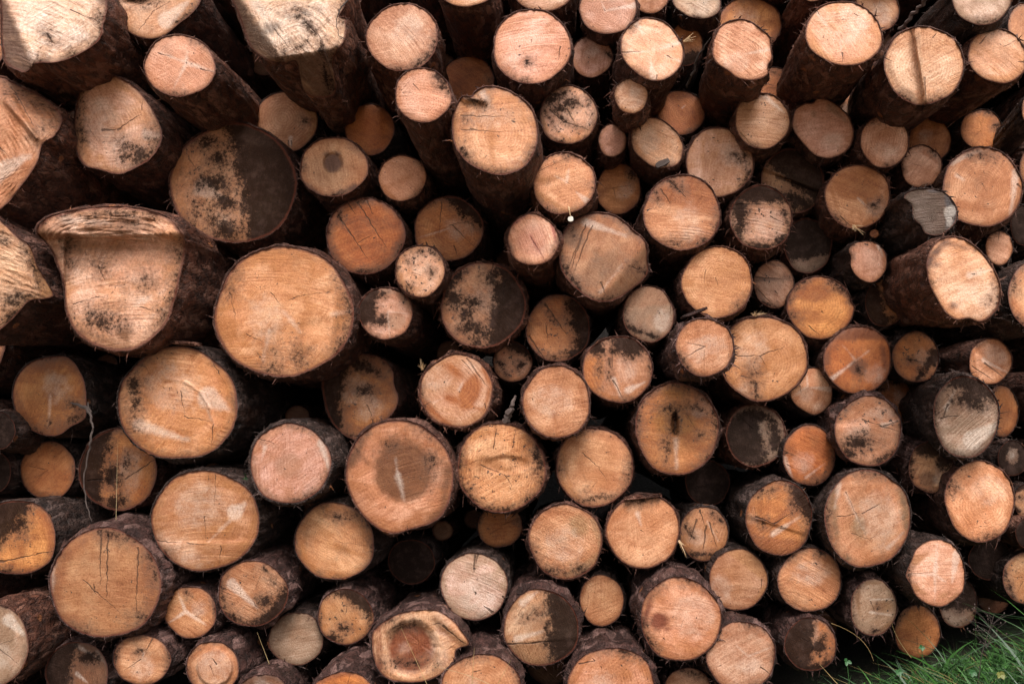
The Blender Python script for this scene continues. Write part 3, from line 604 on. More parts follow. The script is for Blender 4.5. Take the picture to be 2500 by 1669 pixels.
L('J', "big round log with a dark brown heart and a pale flame shape in it", 0, 0, 0, 0, -.08, 'tan', br=1.15,
  poly=[(640, 150), (700, 10), (800, -80), (930, -120), (1070, -110), (1190, -40), (1280, 60), (1330, 200), (1320, 350), (1270, 480), (1180, 550), (1060, 585), (940, 615), (840, 580), (740, 490), (670, 380), (635, 270)],
  tone=[('b', 1005, 215, 192, 200), ('l', 700, 90, 790, 170, 18)], tonec=(.15, .055, .022), dirt=.15, pale=[('l', 955, 130, 965, 210, 8), ('l', 970, 230, 1010, 400, 20)],
  stain=[('l', 870, 60, 950, 30, 10), ('l', 1180, 120, 1195, 280, 12)], rel=[('bowl', 1005, 215, 190, 195, .005, .06)], bark='plain', saw=20, sawa=.5, heart=0, k=[(1030, 560, 1035, 600, 5)])
L('J', 'pinkish log inside a red brown bark ring with grey bark to its right, lower left', 283, 160, 270, 272, -.08, 'pink', br=1.08,
  tone=[('b', 270, 170, 90, 80), ('l', 90, 30, 240, 70, 14), ('l', 40, 200, 120, 360, 16)], tonec=(.34, .16, .10), pale=[('l', 480, 30, 540, 220, 24), ('l', 120, 60, 100, 150, 14)], k=[(80, 5, 200, 40, 6, .7)], stain=[('l', 480, 330, 540, 260, 10)], bark='wet', saw=35, sawa=.6, ring=.16, rimw=.055)
L('J', 'golden log with a coarse splintered patch at its centre and blackened right rim, lower middle', 1628, 188, 288, 292, -.03, 'yellow', br=1.12,
  tone=[('l', 1510, 160, 1740, 230, 50), ('l', 1580, 60, 1600, -80, 8)], tonec=(.34, .14, .055), stain=[('l', 1870, 60, 1890, 330, 32), ('l', 1380, 300, 1480, 440, 14), ('l', 1480, 450, 1780, 470, 18), ('l', 1850, 380, 1740, 460, 24), ('l', 1365, 60, 1350, 240, 12)],
  k=[(1580, 70, 1600, -60, 5), (1650, 230, 1700, 310, 5), (1700, 60, 1720, -60, 5), (1500, 170, 1660, 240, 6), (1345, 200, 1550, 120, 4, .5)], speck=.8, bark='plain', saw=25, sawa=.9, rel=[('bowl', 1660, 170, 150, 60, .012, .5)])
L('J', 'small amber log tucked under the splintered golden log', 1620, 560, 146, 140, .2, 'amber', br=1.0, stain=[('b', 1735, 530, 14, 10)], k=[(1620, 560, 1760, 500, 4, .5), (1560, 610, 1640, 560, 4, .5)], bark='wet')
# top middle
L('B', "huge log at the top with a splintered white face and a brown split front below", 0, 0, 0, 0, -.42, 'white',
  poly=[(-110, -80), (-50, 100), (15, 285), (85, 355), (165, 397), (250, 405), (320, 400), (345, 500), (375, 590), (440, 630), (530, 630), (580, 590), (570, 480), (562, 400), (590, 320), (635, 250), (645, 120), (600, 100), (640, 20), (650, -120), (300, -260), (0, -220)],
  tone=[('h', 300, 352, 620, 298), ('h', -60, -60, 235, 370), ('b', 160, 180, 60, 40)], tonec=(.095, .045, .024), pale=[('b', 350, 150, 260, 150), ('l', 60, 20, 150, 150, 40)],
  stain=[('l', 395, 140, 430, 200, 14), ('l', 480, 290, 560, 560, 9), ('l', 330, 300, 385, 285, 13), ('l', 500, 400, 530, 620, 7), ('b', 345, 92, 18, 6), ('l', 250, 345, 235, 390, 6)],
  k=[(395, 140, 480, 250, 12), (480, 260, 570, 560, 9), (590, 60, 600, 150, 5), (495, 400, 530, 600, 8), (180, 180, 290, 320, 4)],
  rel=[('crease', 290, 352, 620, 298, 1.3), ('crease', -60, -60, 235, 370, .8), ('step', 400, 100, 490, 300, -.014, 6), ('rough', ('all',), 0.0036, 50), ('crease', 180, -100, 330, 340, .22), ('step', 150, 20, 130, -120, .01, 10)], fine=1, br=.92, dirt=.08, heart=0, bark='red', saw=-38, sawa=1.1, rough=.5, rimw=.018, flakes=90, tilt=(0, -.12), relax=False, ax=(-.07, .17))
L('B', "round pinkish grey log with mouldy lower right rim, right of the broken white log", 1000, 239, 231, 221, -.26, 'pink', br=1.05,
  stain=[('l', 1080, 430, 1190, 340, 13), ('l', 1200, 320, 1225, 220, 8)], pale=[('b', 1030, 230, 110, 40)], saw=-50, sawa=.6, nocrack=1, dirt=.15, bark='red')
L('B', "log between two round pinkish logs, only its pale lower face below the top edge", 1405, -92, 192, 138, -.22, 'pale', bark='red')
L('C', "log with a pale yellowish lower face, cut by the top edge above large pinkish log", 325, -90, 216, 163, -.08, 'pale', saw=15, bark='red')
L('B', "round pale log with strong saw lines and black mouldy upper right rim, far out", 1131, 608, 187, 174, -.42, 'pink', br=1.15, rot=15,
  stain=[('l', 1225, 480, 1300, 590, 18), ('b', 1250, 540, 30, 24)], tone=[('l', 950, 520, 1130, 440, 14)], k=[(1070, 535, 1110, 580, 4), (1000, 590, 1060, 590, 3)], saw=-10, sawa=1.0, rough=.5, bark='plain', heart=0)
L('B', 'dim orange log recessed between the saw lined log and the large notched log', 1415, 512, 172, 158, .2, 'orange', br=1.0, stain=[('b', 1570, 520, 22, 12)], sawa=.15, nocrack=1, dirt=.1, bark='wet')
L('B', 'tan log with a small eye knot at its bottom, behind the half black log', 259, 776, 202, 195, .2, 'tan', br=.95, stain=[('b', 375, 765, 13, 9)], tone=[('h', 460, 800, 250, 580), ('l', 100, 850, 220, 900, 15)], tonec=(.38, .18, .08), pale=[('l', 285, 880, 285, 950, 16)], k=[(270, 900, 275, 945, 5), (290, 900, 292, 945, 5)], sawa=.1, dirt=.1, nocrack=1, bark='wet')
L('B', 'dim plain orange log recessed in the dark, right of the log with the eye knot', 788, 826, 164, 166, .12, 'orange', br=.9, sawa=.1, nocrack=1, dirt=.1, heart=0, bark='wet')
L('B', "round tan log with a dark jagged pith spot above its centre, near half black log", 561, 1066, 222, 193, -.02, 'tan', br=1.12,
  tone=[('b', 555, 1040, 62, 66), ('b', 520, 990, 28, 24), ('b', 580, 990, 24, 24)], tonec=(.12, .055, .035), k=[(1, 1, 2, 2, 1, 0)], saw=-75, sawa=.35, dirt=.15, bark='plain', heart=.2, rel=[('bowl', 555, 1040, 60, 65, .01, .3)])
L('B', 'small plain tan log right of the log with a jagged pith spot', 998, 1136, 155, 150, .03, 'tan', br=1.05, sawa=.3, saw=-45, nocrack=1, dirt=.12, stain=[('l', 1110, 1030, 1135, 1060, 8)], bark='plain')
L('F', 'orange log with long diagonal black cracks above the largest cream log', 763, 200, 254, 249, .04, 'orange', br=1.12,
  k=[(590, 70, 780, 350, 8), (640, -30, 700, 60, 8), (700, -40, 900, 280, 8), (760, -45, 810, 60, 7), (720, 240, 800, 200, 4)], stain=[('l', 700, 430, 850, 440, 12), ('l', 590, 60, 610, 110, 10), ('l', 530, 320, 560, 390, 8)], saw=20, sawa=.4, bark='plain', tonec=(.20, .055, .018))
L('F', "amber log with a ragged black patch at upper right and pale crack to left rim", 1293, 155, 223, 212, .1, 'amber', br=1.15,
  stain=[('h', 1520, 190, 1230, -60), ('-', 'l', 1270, 100, 1440, 190, 30)], pale=[('l', 1300, 150, 1090, 215, 7)], k=[(1250, -20, 1232, 190, 6), (1320, 130, 1480, 290, 5), (1300, 130, 1400, 110, 4), (1150, 240, 1190, 320, 6), (1330, 260, 1350, 330, 6)], bark='plain', heart=.2)
L('B', 'large cream log with a torn notch at its upper left and rusty stains, upper middle', 0, 0, 0, 0, -.38, 'yellow', br=1.2,
  poly=[(1378, 612), (1440, 612), (1460, 580), (1530, 548), (1640, 560), (1740, 610), (1820, 680), (1862, 780), (1868, 880), (1845, 980), (1790, 1060), (1700, 1110), (1600, 1122), (1500, 1090), (1400, 1030), (1330, 930), (1310, 800), (1325, 700)],
  tone=[('l', 1560, 780, 1580, 1080, 28), ('l', 1440, 1080, 1700, 1100, 34), ('l', 1770, 700, 1775, 820, 13), ('l', 1500, 620, 1760, 640, 18), ('l', 1330, 740, 1330, 960, 20)], stain=[('l', 1450, 640, 1520, 660, 10), ('l', 1380, 960, 1480, 1080, 12), ('b', 1410, 770, 10, 14), ('l', 1500, 1100, 1700, 1115, 6)],
  pale=[('l', 1510, 600, 1560, 680, 24), ('b', 1720, 1040, 60, 40), ('b', 1560, 750, 110, 70)], k=[(1370, 740, 1640, 745, 6, .8), (1370, 825, 1640, 840, 6, .8), (1400, 620, 1500, 665, 13), (1430, 820, 1500, 830, 5)], rel=[('ridge', 1400, 620, 1540, 650, 20, .02)], saw=5, sawa=.4, bark='plain', speck=.4)
L('C', 'large round pinkish log with a tiny dark dot and a short curved crack, top middle', 257, 298, 250, 245, -.18, 'pink', br=1.1, tone=[('l', 100, 130, 380, 90, 20)],
  stain=[('b', 230, 395, 8, 8)], k=[(440, 300, 425, 385, 6), (250, 255, 255, 280, 4)], pale=[('b', 130, 380, 60, 50)], saw=8, sawa=.6, dirt=.12, bark='plain')
L('C', "pale log with a white streak to its right rim, cut by the top edge", 744, 48, 186, 176, -.08, 'pink', br=1.12, pale=[('l', 910, 35, 730, 70, 18), ('l', 725, 70, 700, 10, 8)], k=[(725, 70, 718, 60, 5)], saw=-30, bark='plain', sawa=.4)
L('C', 'small tan log cut by the top edge, right of the log with the white streak', 1010, -12, 119, 100, .0, 'tan', br=1.08, bark='plain', tone=[('b', 1020, 40, 20, 40)])
L('C', "grey tan log with a wavy lower edge and faint rust drips at the top edge", 0, 0, 0, 0, -.02, 'grey', br=1.2, poly=[(1153, -20), (1165, 40), (1220, 85), (1270, 112), (1340, 122), (1400, 112), (1450, 80), (1465, 20), (1430, -80), (1310, -120), (1200, -90)],
  tone=[('l', 1300, 60, 1295, 110, 12), ('l', 1375, 60, 1380, 110, 12)], pale=[('b', 1335, 5, 30, 20)], bark='wet')
L('C', 'amber log half hidden behind the pale log with the notched right rim, at the top', 1645, 160, 209, 178, .14, 'amber', br=1.35, saw=85, sawa=.3, dirt=.15, bark='plain', nocrack=1)
L('C', 'cream log with four white rays and a splinter sticking out of its right rim', 0, 0, 0, 0, -.28, 'pale', br=1.18,
  poly=[(820, 310), (830, 230), (870, 170), (930, 125), (1010, 112), (1100, 135), (1160, 190), (1200, 250), (1228, 300), (1225, 380), (1190, 450), (1120, 505), (1040, 520), (960, 495), (880, 430), (835, 370)],
  pale=[('l', 1210, 270, 1040, 320, 20), ('l', 1010, 330, 840, 335, 11), ('l', 1030, 500, 1015, 370, 26), ('l', 1200, 390, 1050, 340, 10), ('l', 920, 150, 975, 220, 18)], k=[(835, 336, 960, 325, 7, .8), (1055, 480, 1050, 515, 5), (1120, 360, 1160, 375, 6), (1, 1, 2, 2, 1, 0)], saw=-40, sawa=.4, bark='plain', dirt=.15, heart=0)
L('C', 'amber log with a black lower half, hidden behind the cream log with white rays', 1236, 288, 112, 140, .1, 'amber', br=1.25, stain=[('h', 1120, 350, 1350, 330), ('b', 1290, 350, 60, 30)], bark='wet')
L('C', "pale log with arched rings and a chipped notch in its right rim, near the top", 0, 0, 0, 0, -.32, 'pink', br=1.22,
  poly=[(1408, 300), (1425, 220), (1480, 150), (1580, 120), (1660, 140), (1730, 190), (1780, 240), (1785, 300), (1793, 370), (1765, 420), (1770, 470), (1720, 505), (1650, 515), (1570, 500), (1510, 455), (1440, 410), (1410, 360)],
  pale=[('l', 1790, 310, 1600, 350, 14), ('b', 1740, 410, 30, 18), ('b', 1560, 400, 90, 60)], k=[(1600, 200, 1680, 195, 4, .4), (1, 1, 2, 2, 1, 0)], ring=.2, pith=(0, .0), saw=-40, sawa=.6, bark='red', flakes=70, dirt=.15)
L('C', "small pinkish grey log between the large pinkish log and the log with white rays", 640, 362, 133, 136, .03, 'pink', br=1.02, stain=[('l', 730, 340, 770, 360, 8)], saw=80, sawa=.5, dirt=.15, bark='plain')
L('C', 'small striped log below the cream log with white rays', 890, 611, 111, 115, -.22, 'pale', br=1.05, saw=-15, sawa=1.0, rough=.5, tone=[('l', 790, 540, 860, 510, 20)], bark='red', flakes=60, nocrack=1)
L('C', 'round pale log with black mould speckles and a long curved dark scar, upper middle', 491, 735, 186, 190, -.05, 'pale', br=1.08,
  stain=[('l', 370, 640, 470, 590, 34), ('b', 520, 660, 50, 28), ('l', 330, 690, 410, 820, 18), ('l', 380, 700, 500, 790, 14), ('l', 500, 790, 605, 820, 9), ('l', 320, 660, 320, 800, 14), ('b', 450, 690, 40, 26), ('l', 610, 640, 650, 800, 14)],
  tone=[('l', 485, 710, 530, 775, 10)], k=[(370, 700, 460, 780, 9), (460, 780, 605, 820, 7), (485, 700, 530, 780, 8)], speck=.9, bark='plain')
L('C', "dim orange log below the pale log with the chipped notch in its right rim", 1209, 719, 156, 144, .2, 'orange', br=1.05, pale=[('l', 1215, 690, 1240, 670, 5)], sawa=.15, dirt=.15, bark='wet', nocrack=1)
L('C', 'very small pale log right of the mould speckled log', 771, 896, 92, 106, .03, 'pink', br=1.05, saw=-20, bark='plain', sawa=.6, k=[(760, 880, 765, 940, 3, .4)])
L('C', 'tan log with bold curved saw lines and a dark bark scrap hanging over its bottom', 0, 0, 0, 0, -.07, 'pale', br=1.0, poly=[(885, 860), (910, 800), (970, 755), (1055, 750), (1120, 785), (1190, 850), (1225, 930), (1215, 1010), (1180, 1055), (1100, 1078), (1020, 1060), (950, 1010), (900, 950)],
  tone=[('l', 900, 830, 1000, 770, 20), ('l', 900, 900, 1000, 1040, 16)], saw=-30, sawa=.9, rough=.4, bark='plain', nocrack=1)
L('C', "large smooth cream log with a small dark knot near its right rim, upper right", 1455, 1034, 222, 222, -.04, 'pale', br=1.0, stain=[('b', 1553, 985, 16, 14), ('b', 1625, 980, 28, 50), ('b', 1590, 1020, 14, 12), ('l', 1660, 1080, 1600, 1180, 8)], tone=[('l', 1350, 900, 1350, 1100, 12), ('b', 1350, 1180, 60, 25)], sawa=.25, dirt=.2, speck=.2, saw=80, bark='plain', nocrack=1)
L('C', "orange log with a bright wedge at lower right and white chip hanging at its bottom", 463, 1170, 202, 201, -.15, 'tan', br=1.12,
  pale=[('l', 625, 1295, 540, 1225, 22), ('l', 480, 1160, 492, 1080, 12), ('l', 480, 1160, 400, 1120, 6)], tone=[('l', 320, 1150, 430, 1130, 30), ('l', 300, 1250, 480, 1340, 30)], tonec=(.36, .14, .05), k=[(270, 1105, 520, 990, 4, .7), (480, 1160, 550, 1230, 4, .5)], saw=20, sawa=.5, bark='red', flakes=60)
L('C', 'dim amber log behind the log with the hanging white chip', 810, 1206, 144, 166, .15, 'amber', br=1.2, stain=[('b', 900, 1110, 30, 45)], k=[(770, 1200, 900, 1180, 4, .6), (780, 1210, 800, 1290, 4, .6), (680, 1130, 760, 1190, 3, .5)], sawa=.15, dirt=.2, bark='plain')
L('C', 'large bright orange log with horizontal saw lines and dark diagonal streaks, right of centre', 1215, 1357, 246, 248, -.10, 'tan', br=1.1,
  tone=[('h', 1460, 1400, 980, 1270), ('l', 1100, 1160, 1240, 1240, 40)], tonec=(.31, .10, .035), pale=[('b', 1240, 1400, 70, 80), ('b', 1270, 1490, 90, 40)], stain=[('l', 1120, 1130, 1230, 1230, 12), ('l', 1010, 1190, 1060, 1260, 18), ('b', 1160, 1545, 34, 16)], k=[(1140, 1160, 1240, 1260, 9), (1080, 1210, 1140, 1300, 9, .8), (1, 1, 2, 2, 1, 0)], saw=-6, sawa=.9, rough=.4, bark='plain', ring=.06)
L('G', 'small round pinkish log with red rim and a pink scar across it, near the centre', 265, 222, 166, 168, -.18, 'pink', br=1.18, tone=[('l', 250, 200, 340, 355, 9), ('l', 130, 130, 220, 70, 12)], tonec=(.36, .10, .07), saw=-70, sawa=.6, rough=.4, k=[(250, 205, 345, 360, 5, .6)], bark='red', flakes=80)
L('G', "big brownish log with a ring scar and a split off lower right facet, at centre", 0, 0, 0, 0, -.10, 'tan', br=.95,
  poly=[(428, 270), (470, 150), (560, 75), (680, 45), (800, 70), (900, 150), (990, 240), (1002, 350), (998, 450), (900, 540), (790, 610), (680, 622), (590, 580), (500, 500), (440, 410)],
  tone=[('h', 680, 610, 1000, 230), ('b', 700, 420, 170, 90, -40), ('b', 520, 210, 70, 60)], tonec=(.24, .11, .055), pale=[('l', 690, 560, 860, 350, 10), ('l', 600, 110, 860, 200, 28)],
  stain=[('l', 500, 90, 525, 210, 11), ('l', 840, 90, 930, 170, 12), ('l', 440, 380, 600, 590, 14), ('l', 880, 380, 1000, 450, 12), ('l', 700, 600, 820, 590, 12)],
  k=[(600, 130, 480, 430, 7), (640, 130, 520, 440, 6), (575, 200, 500, 430, 5), (700, 500, 725, 570, 8), (900, 400, 980, 440, 6)], rel=[('crease', 680, 610, 1000, 230, .6), ('ridge', 655, 280, 720, 260, 10, .004)], saw=70, sawa=.4, bark='plain', dirt=.5)
L('G', "large even golden log with saw lines in its lower half, right of split facet log", 1440, 493, 232, 231, -.06, 'yellow', br=1.05, tone=[('l', 1600, 300, 1655, 500, 18)], k=[(1365, 420, 1355, 480, 3), (1430, 460, 1450, 540, 3)], saw=-8, sawa=.45, dirt=.15, bark='plain', rel=[])
L('G', "log near the centre, black right side and amber left part split by a seam", 426, 788, 208, 218, .07, 'amber', br=1.05,
  stain=[('h', 480, 1000, 500, 620), ('b', 520, 660, 60, 60), ('l', 350, 640, 400, 740, 8), ('b', 300, 980, 70, 18, 30), ('l', 380, 980, 520, 900, 22), ('-', 'b', 450, 830, 75, 110)], k=[(345, 630, 480, 830, 8), (240, 840, 340, 990, 9), (350, 770, 360, 870, 5)], speck=.8, bark='wet')
L('G', "brownish pink log with a small round pith ring and a black lower left rim", 1001, 697, 165, 184, -.02, 'grey', br=1.0, tone=[('h', 1160, 640, 840, 660), ('l', 900, 560, 1080, 540, 30)], tonec=(.27, .13, .07), stain=[('l', 870, 780, 1060, 850, 28), ('l', 850, 640, 850, 780, 8)], k=[(1140, 620, 1140, 700, 4)], pale=[('b', 1090, 740, 60, 70)], bark='plain', sawa=.2, dirt=.3)
L('G', 'rough tan log inside thick purple flaking bark, right of centre', 1360, 907, 191, 188, -.26, 'tan', br=1.15, stain=[('l', 1190, 960, 1270, 1060, 14)], tone=[('l', 1190, 800, 1300, 780, 26), ('l', 1500, 780, 1530, 960, 18)], pale=[('b', 1370, 900, 100, 60)], saw=30, sawa=.5, rough=.7, bark='scaly', flakes=110, dirt=.35)
L('H', 'large golden yellow log with a round ring scar and a long thin crack across it', 165, 978, 284, 278, .02, 'yellow', br=1.1,
  tone=[('b', 80, 1080, 60, 34), ('l', 110, 1130, 120, 1240, 14), ('b', 130, 1030, 90, 70)], stain=[('b', 95, 1070, 26, 22), ('l', 112, 1140, 118, 1250, 8)], k=[(-40, 962, 145, 962, 6), (145, 962, 300, 905, 6), (150, 965, 190, 1060, 3), (25, 1090, 110, 1115, 6), (120, 1120, 122, 1250, 7)], pale=[('b', 60, 1180, 60, 50)], sawa=.2, dirt=.2, bark='plain')
L('G', 'log with a black top, a pale centre and an orange left side, near the centre', 805, 1048, 225, 218, -.03, 'tan', br=1.1,
  stain=[('h', 1020, 950, 590, 960), ('l', 760, 830, 750, 1100, 5), ('b', 890, 900, 100, 80), ('l', 1000, 920, 1020, 1100, 14), ('b', 690, 1010, 14, 60), ('-', 'l', 740, 880, 730, 1200, 18)],
  tone=[('b', 650, 1060, 70, 150)], tonec=(.40, .13, .035), pale=[('b', 860, 1050, 60, 70), ('l', 780, 1110, 830, 1240, 16), ('l', 870, 1180, 980, 1130, 22)], k=[(770, 870, 765, 1060, 6), (775, 1120, 850, 1250, 7)], saw=-65, sawa=.6, bark='plain', dirt=.15)
L('G', 'round plain tan log with rough grain and a thin red rim, just below the centre', 415, 1257, 226, 238, -.10, 'tan', br=1.12, pale=[('b', 380, 1250, 130, 90)], tone=[('l', 560, 1140, 590, 1290, 22), ('l', 400, 1330, 420, 1450, 22)], k=[(262, 1235, 266, 1250, 4), (1, 1, 2, 2, 1, 0)], saw=15, sawa=.4, rough=.7, dirt=.2, bark='plain', rimw=.04)
L('G', 'very small dark mottled log under the two toned log left of centre', 133, 1000, 128, 130, .12, 'tan', br=.95, stain=[('h', 262, 1000, 20, 880), ('b', 190, 1020, 30, 40), ('l', 20, 960, 100, 1090, 10), ('-', 'l', 130, 960, 220, 980, 24)], speck=.9, saw=30, sawa=.7, bark='wet')
L('G', 'large orange log with a dark vertical rotten slit at its centre, lower right of centre', 1181, 1427, 271, 300, -.05, 'amber', br=1.3,
  tone=[('b', 1180, 1180, 90, 50), ('b', 1170, 1370, 140, 110)], tonec=(.34, .13, .035), pale=[('b', 1330, 1300, 60, 50), ('l', 1175, 1500, 1180, 1680, 20)], stain=[('l', 1172, 1340, 1168, 1450, 15), ('b', 1210, 1300, 50, 14), ('l', 1150, 1130, 1290, 1190, 14), ('l', 1420, 1300, 1440, 1500, 14), ('l', 1380, 1640, 1440, 1560, 34), ('l', 1120, 1520, 1110, 1620, 12), ('l', 1340, 1460, 1440, 1440, 10)],
  k=[(1175, 1330, 1165, 1470, 14), (1100, 1300, 1150, 1365, 4), (1240, 1330, 1310, 1440, 5, .6)], rel=[('bowl', 1170, 1400, 26, 80, .03, .8)], sawa=.2, dirt=.3, speck=.4, bark='plain')
L('K', "tan log with a thin diagonal crack and an orange crescent at its lower left", 657, 184, 249, 260, .02, 'tan', br=1.12,
  tone=[('h', 420, 120, 540, 440), ('l', 440, 80, 520, 370, 26)], tonec=(.36, .14, .05), stain=[('b', 592, 338, 12, 10), ('l', 560, 400, 850, 350, 10), ('l', 560, -50, 640, -60, 12)], k=[(580, 95, 680, 185, 6), (680, 185, 740, 275, 4), (645, 310, 680, 270, 4, .7)], saw=-8, sawa=.45, dirt=.2, bark='plain', ring=.1)
L('F', 'small round pale log peppered with dark dots, right of the largest cream log', 1112, 421, 163, 167, -.14, 'pale', br=1.12, stain=[('l', 1000, 310, 1040, 375, 8), ('b', 1110, 300, 30, 8), ('l', 960, 340, 965, 440, 10), ('b', 1180, 425, 12, 16), ('b', 1040, 525, 14, 10), ('l', 1180, 290, 1240, 340, 12)], tone=[('l', 975, 440, 1020, 540, 18)], k=[(1060, 430, 1150, 460, 3, .7), (1140, 400, 1160, 460, 3, .6)], speck=1.0, saw=60, sawa=.3, dirt=.35, bark='plain')
L('F', 'small log with a black left side and pinkish right part, below the dotted pale log', 891, 691, 178, 167, -.08, 'pink', br=1.02, stain=[('h', 850, 530, 830, 850), ('b', 860, 740, 40, 40), ('b', 870, 570, 30, 25), ('-', 'b', 850, 810, 80, 34, 10)], pale=[('l', 910, 680, 1060, 695, 6), ('l', 905, 690, 920, 850, 6)], speck=.7, tone=[('b', 960, 740, 60, 60)], tonec=(.40, .20, .12), k=[(910, 690, 1060, 700, 2, .3)], bark='plain')
L('F', 'big log with a black right half and mottled brown left half, left of the centre', 1513, 640, 277, 276, -.03, 'tan', br=1.0,
  stain=[('h', 1500, 930, 1610, 360), ('b', 1400, 700, 60, 40, -50), ('b', 1440, 620, 70, 34), ('l', 1260, 560, 1400, 400, 50), ('b', 1330, 600, 60, 60), ('b', 1420, 780, 60, 50), ('b', 1520, 830, 110, 80), ('b', 1580, 460, 60, 60), ('-', 'b', 1520, 720, 22, 60)], speck=.9, k=[(1590, 370, 1560, 450, 8), (1, 1, 2, 2, 1, 0)], saw=-40, sawa=.6, bark='red', flakes=90)
L('F', "dim brown log with a black left part in the gap under the largest log", 0, 0, 0, 0, .14, 'amber', br=.95,
  poly=[(490, 1100), (600, 970), (720, 945), (860, 970), (940, 1050), (950, 1140), (978, 1220), (960, 1300), (900, 1370), (800, 1440), (730, 1500), (640, 1480), (540, 1380), (495, 1240)],
  stain=[('h', 610, 1180, 620, 1460), ('h', 700, 950, 620, 1170), ('b', 760, 1190, 50, 40), ('l', 660, 990, 860, 1070, 44)], tone=[('l', 790, 990, 940, 1180, 30)], pale=[('b', 790, 1290, 90, 70)], speck=.6, saw=80, sawa=.5, bark='plain')
L('F', "round glossy orange log with a dark cross shaped stain, left of plain rough tan log", 1345, 1186, 246, 240, -.04, 'pale', br=.9,
  tone=[('b', 1430, 1200, 70, 130, 25), ('b', 1330, 1060, 80, 34, 40), ('l', 1120, 1260, 1300, 1400, 36), ('l', 1290, 1230, 1520, 1310, 30)], tonec=(.33, .10, .03), pale=[('l', 1360, 1180, 1385, 1130, 9), ('l', 1200, 1260, 1260, 1230, 8), ('b', 1210, 1110, 90, 60)], stain=[('l', 1110, 1170, 1150, 1280, 9)],
  k=[(1410, 980, 1570, 1200, 8, .7), (1380, 990, 1480, 1110, 6, .6), (1520, 1270, 1540, 1320, 5), (1120, 1290, 1200, 1250, 4)], sawa=.3, dirt=.2, bark='red', rimw=.045, flakes=60)
# right
L('D', "large cream oval log with two white slits and long rough bark below, top right", 680, 216, 253, 204, -.42, 'pale', br=1.2, rot=14,
  pale=[('l', 500, 70, 600, 200, 14), ('l', 655, 260, 670, 350, 9), ('b', 720, 220, 90, 40)], tone=[('l', 620, 20, 640, 80, 18), ('l', 580, 40, 600, 90, 12)], k=[(490, 50, 530, 100, 6), (668, 340, 672, 395, 7), (745, 90, 790, 110, 4)], saw=-55, sawa=.45, dirt=.12, bark='red', flakes=90, heart=.1)
L('D', 'tan log behind the large cream oval log, cut by the top edge', 886, 62, 151, 146, .0, 'tan', br=1.15, stain=[('l', 990, 170, 1020, 130, 12)], sawa=.2, bark='plain')
L('D', "large pale log with a vertical step splitting its face into two halves, top right", 1190, 417, 262, 251, -.36, 'pale', br=1.12, rot=-8,
  tone=[('l', 1155, 220, 1180, 500, 10), ('l', 960, 420, 1060, 600, 22)], tonec=(.38, .20, .11), k=[(1250, 240, 1275, 210, 5), (935, 370, 995, 395, 6), (1195, 500, 1205, 650, 7, .8), (1, 1, 2, 2, 1, 0)], rel=[('step', 1200, 670, 1120, 180, -.03, 12)], saw=32, sawa=.7, rough=.5, bark='plain', dirt=.15, heart=0)
L('D', 'smooth pale log cut by the top edge near the top right corner', 1557, -12, 195, 174, -.34, 'grey', br=1.45, sawa=.15, dirt=.1, stain=[('b', 1590, 142, 40, 8)], saw=-50, nocrack=1, bark='wet', heart=0)
L('D', "pale oval log with notched right rim and radiating grain near the top right corner", 1660, 358, 196, 172, -.28, 'pale', br=1.1, rot=30, tone=[('l', 1500, 330, 1560, 350, 20), ('l', 1640, 440, 1740, 510, 14)], k=[(1840, 400, 1790, 395, 10), (1545, 280, 1600, 220, 5), (1700, 300, 1780, 260, 4, .6)], pale=[('b', 1640, 210, 90, 24)], saw=-45, sawa=.55, bark='red')
L('D', 'plain tan log cut by the right edge at the top right corner', 1842, 160, 120, 142, .0, 'tan', br=1.1, sawa=.1, nocrack=1, bark='wet')
L('D', "dim orange log half hidden below right of the chipped notch log at the top", 245, 566, 136, 140, .2, 'orange', br=1.1, stain=[('b', 260, 470, 30, 10)], pale=[('l', 280, 560, 310, 545, 6)], sawa=.15, bark='wet')
L('D', 'round tan pink log with horizontal saw lines and a frayed upper right rim', 158, 770, 179, 181, -.10, 'pale', br=.98, tone=[('b', 60, 720, 80, 60), ('l', 20, 860, 110, 930, 14)], tonec=(.42, .20, .10), k=[(20, 850, 110, 940, 6, .7), (85, 700, 90, 770, 2, .5)], pale=[('l', 180, 620, 300, 720, 18)], saw=-8, sawa=.7, bark='red', dirt=.2)
L('D', "smooth pinkish log with a round eye knot at upper left and a bumpy top rim", 0, 0, 0, 0, -.06, 'pink', br=1.02,
  poly=[(350, 760), (370, 695), (430, 660), (480, 655), (520, 623), (590, 640), (650, 680), (710, 740), (745, 820), (740, 900), (700, 965), (640, 1000), (570, 1013), (490, 990), (430, 930), (380, 870), (348, 810)],
  tone=[('b', 490, 730, 20, 24), ('l', 600, 680, 700, 780, 26)], tonec=(.30, .15, .09), pale=[('b', 600, 900, 80, 60)], k=[(1, 1, 2, 2, 1, 0)], sawa=.25, dirt=.15, bark='plain', nocrack=1)
L('D', "very small tan log peeping out beside the smooth log with the round eye knot", 684, 670, 83, 77, .14, 'tan', br=1.02, bark='wet', sawa=.1, nocrack=1)
L('D', 'round pale pinkish log with vertical saw lines and a white bright lower middle, right side', 940, 904, 160, 166, -.10, 'pink', br=1.12, pale=[('b', 950, 960, 90, 50)], tone=[('l', 830, 780, 1000, 750, 16)], saw=75, sawa=.6, rough=.4, bark='plain', dirt=.15, nocrack=1)
L('D', 'dim amber log behind the two small pale logs on the right', 1228, 894, 140, 148, .2, 'amber', br=1.0, sawa=.15, saw=70, nocrack=1, dirt=.2, bark='wet')
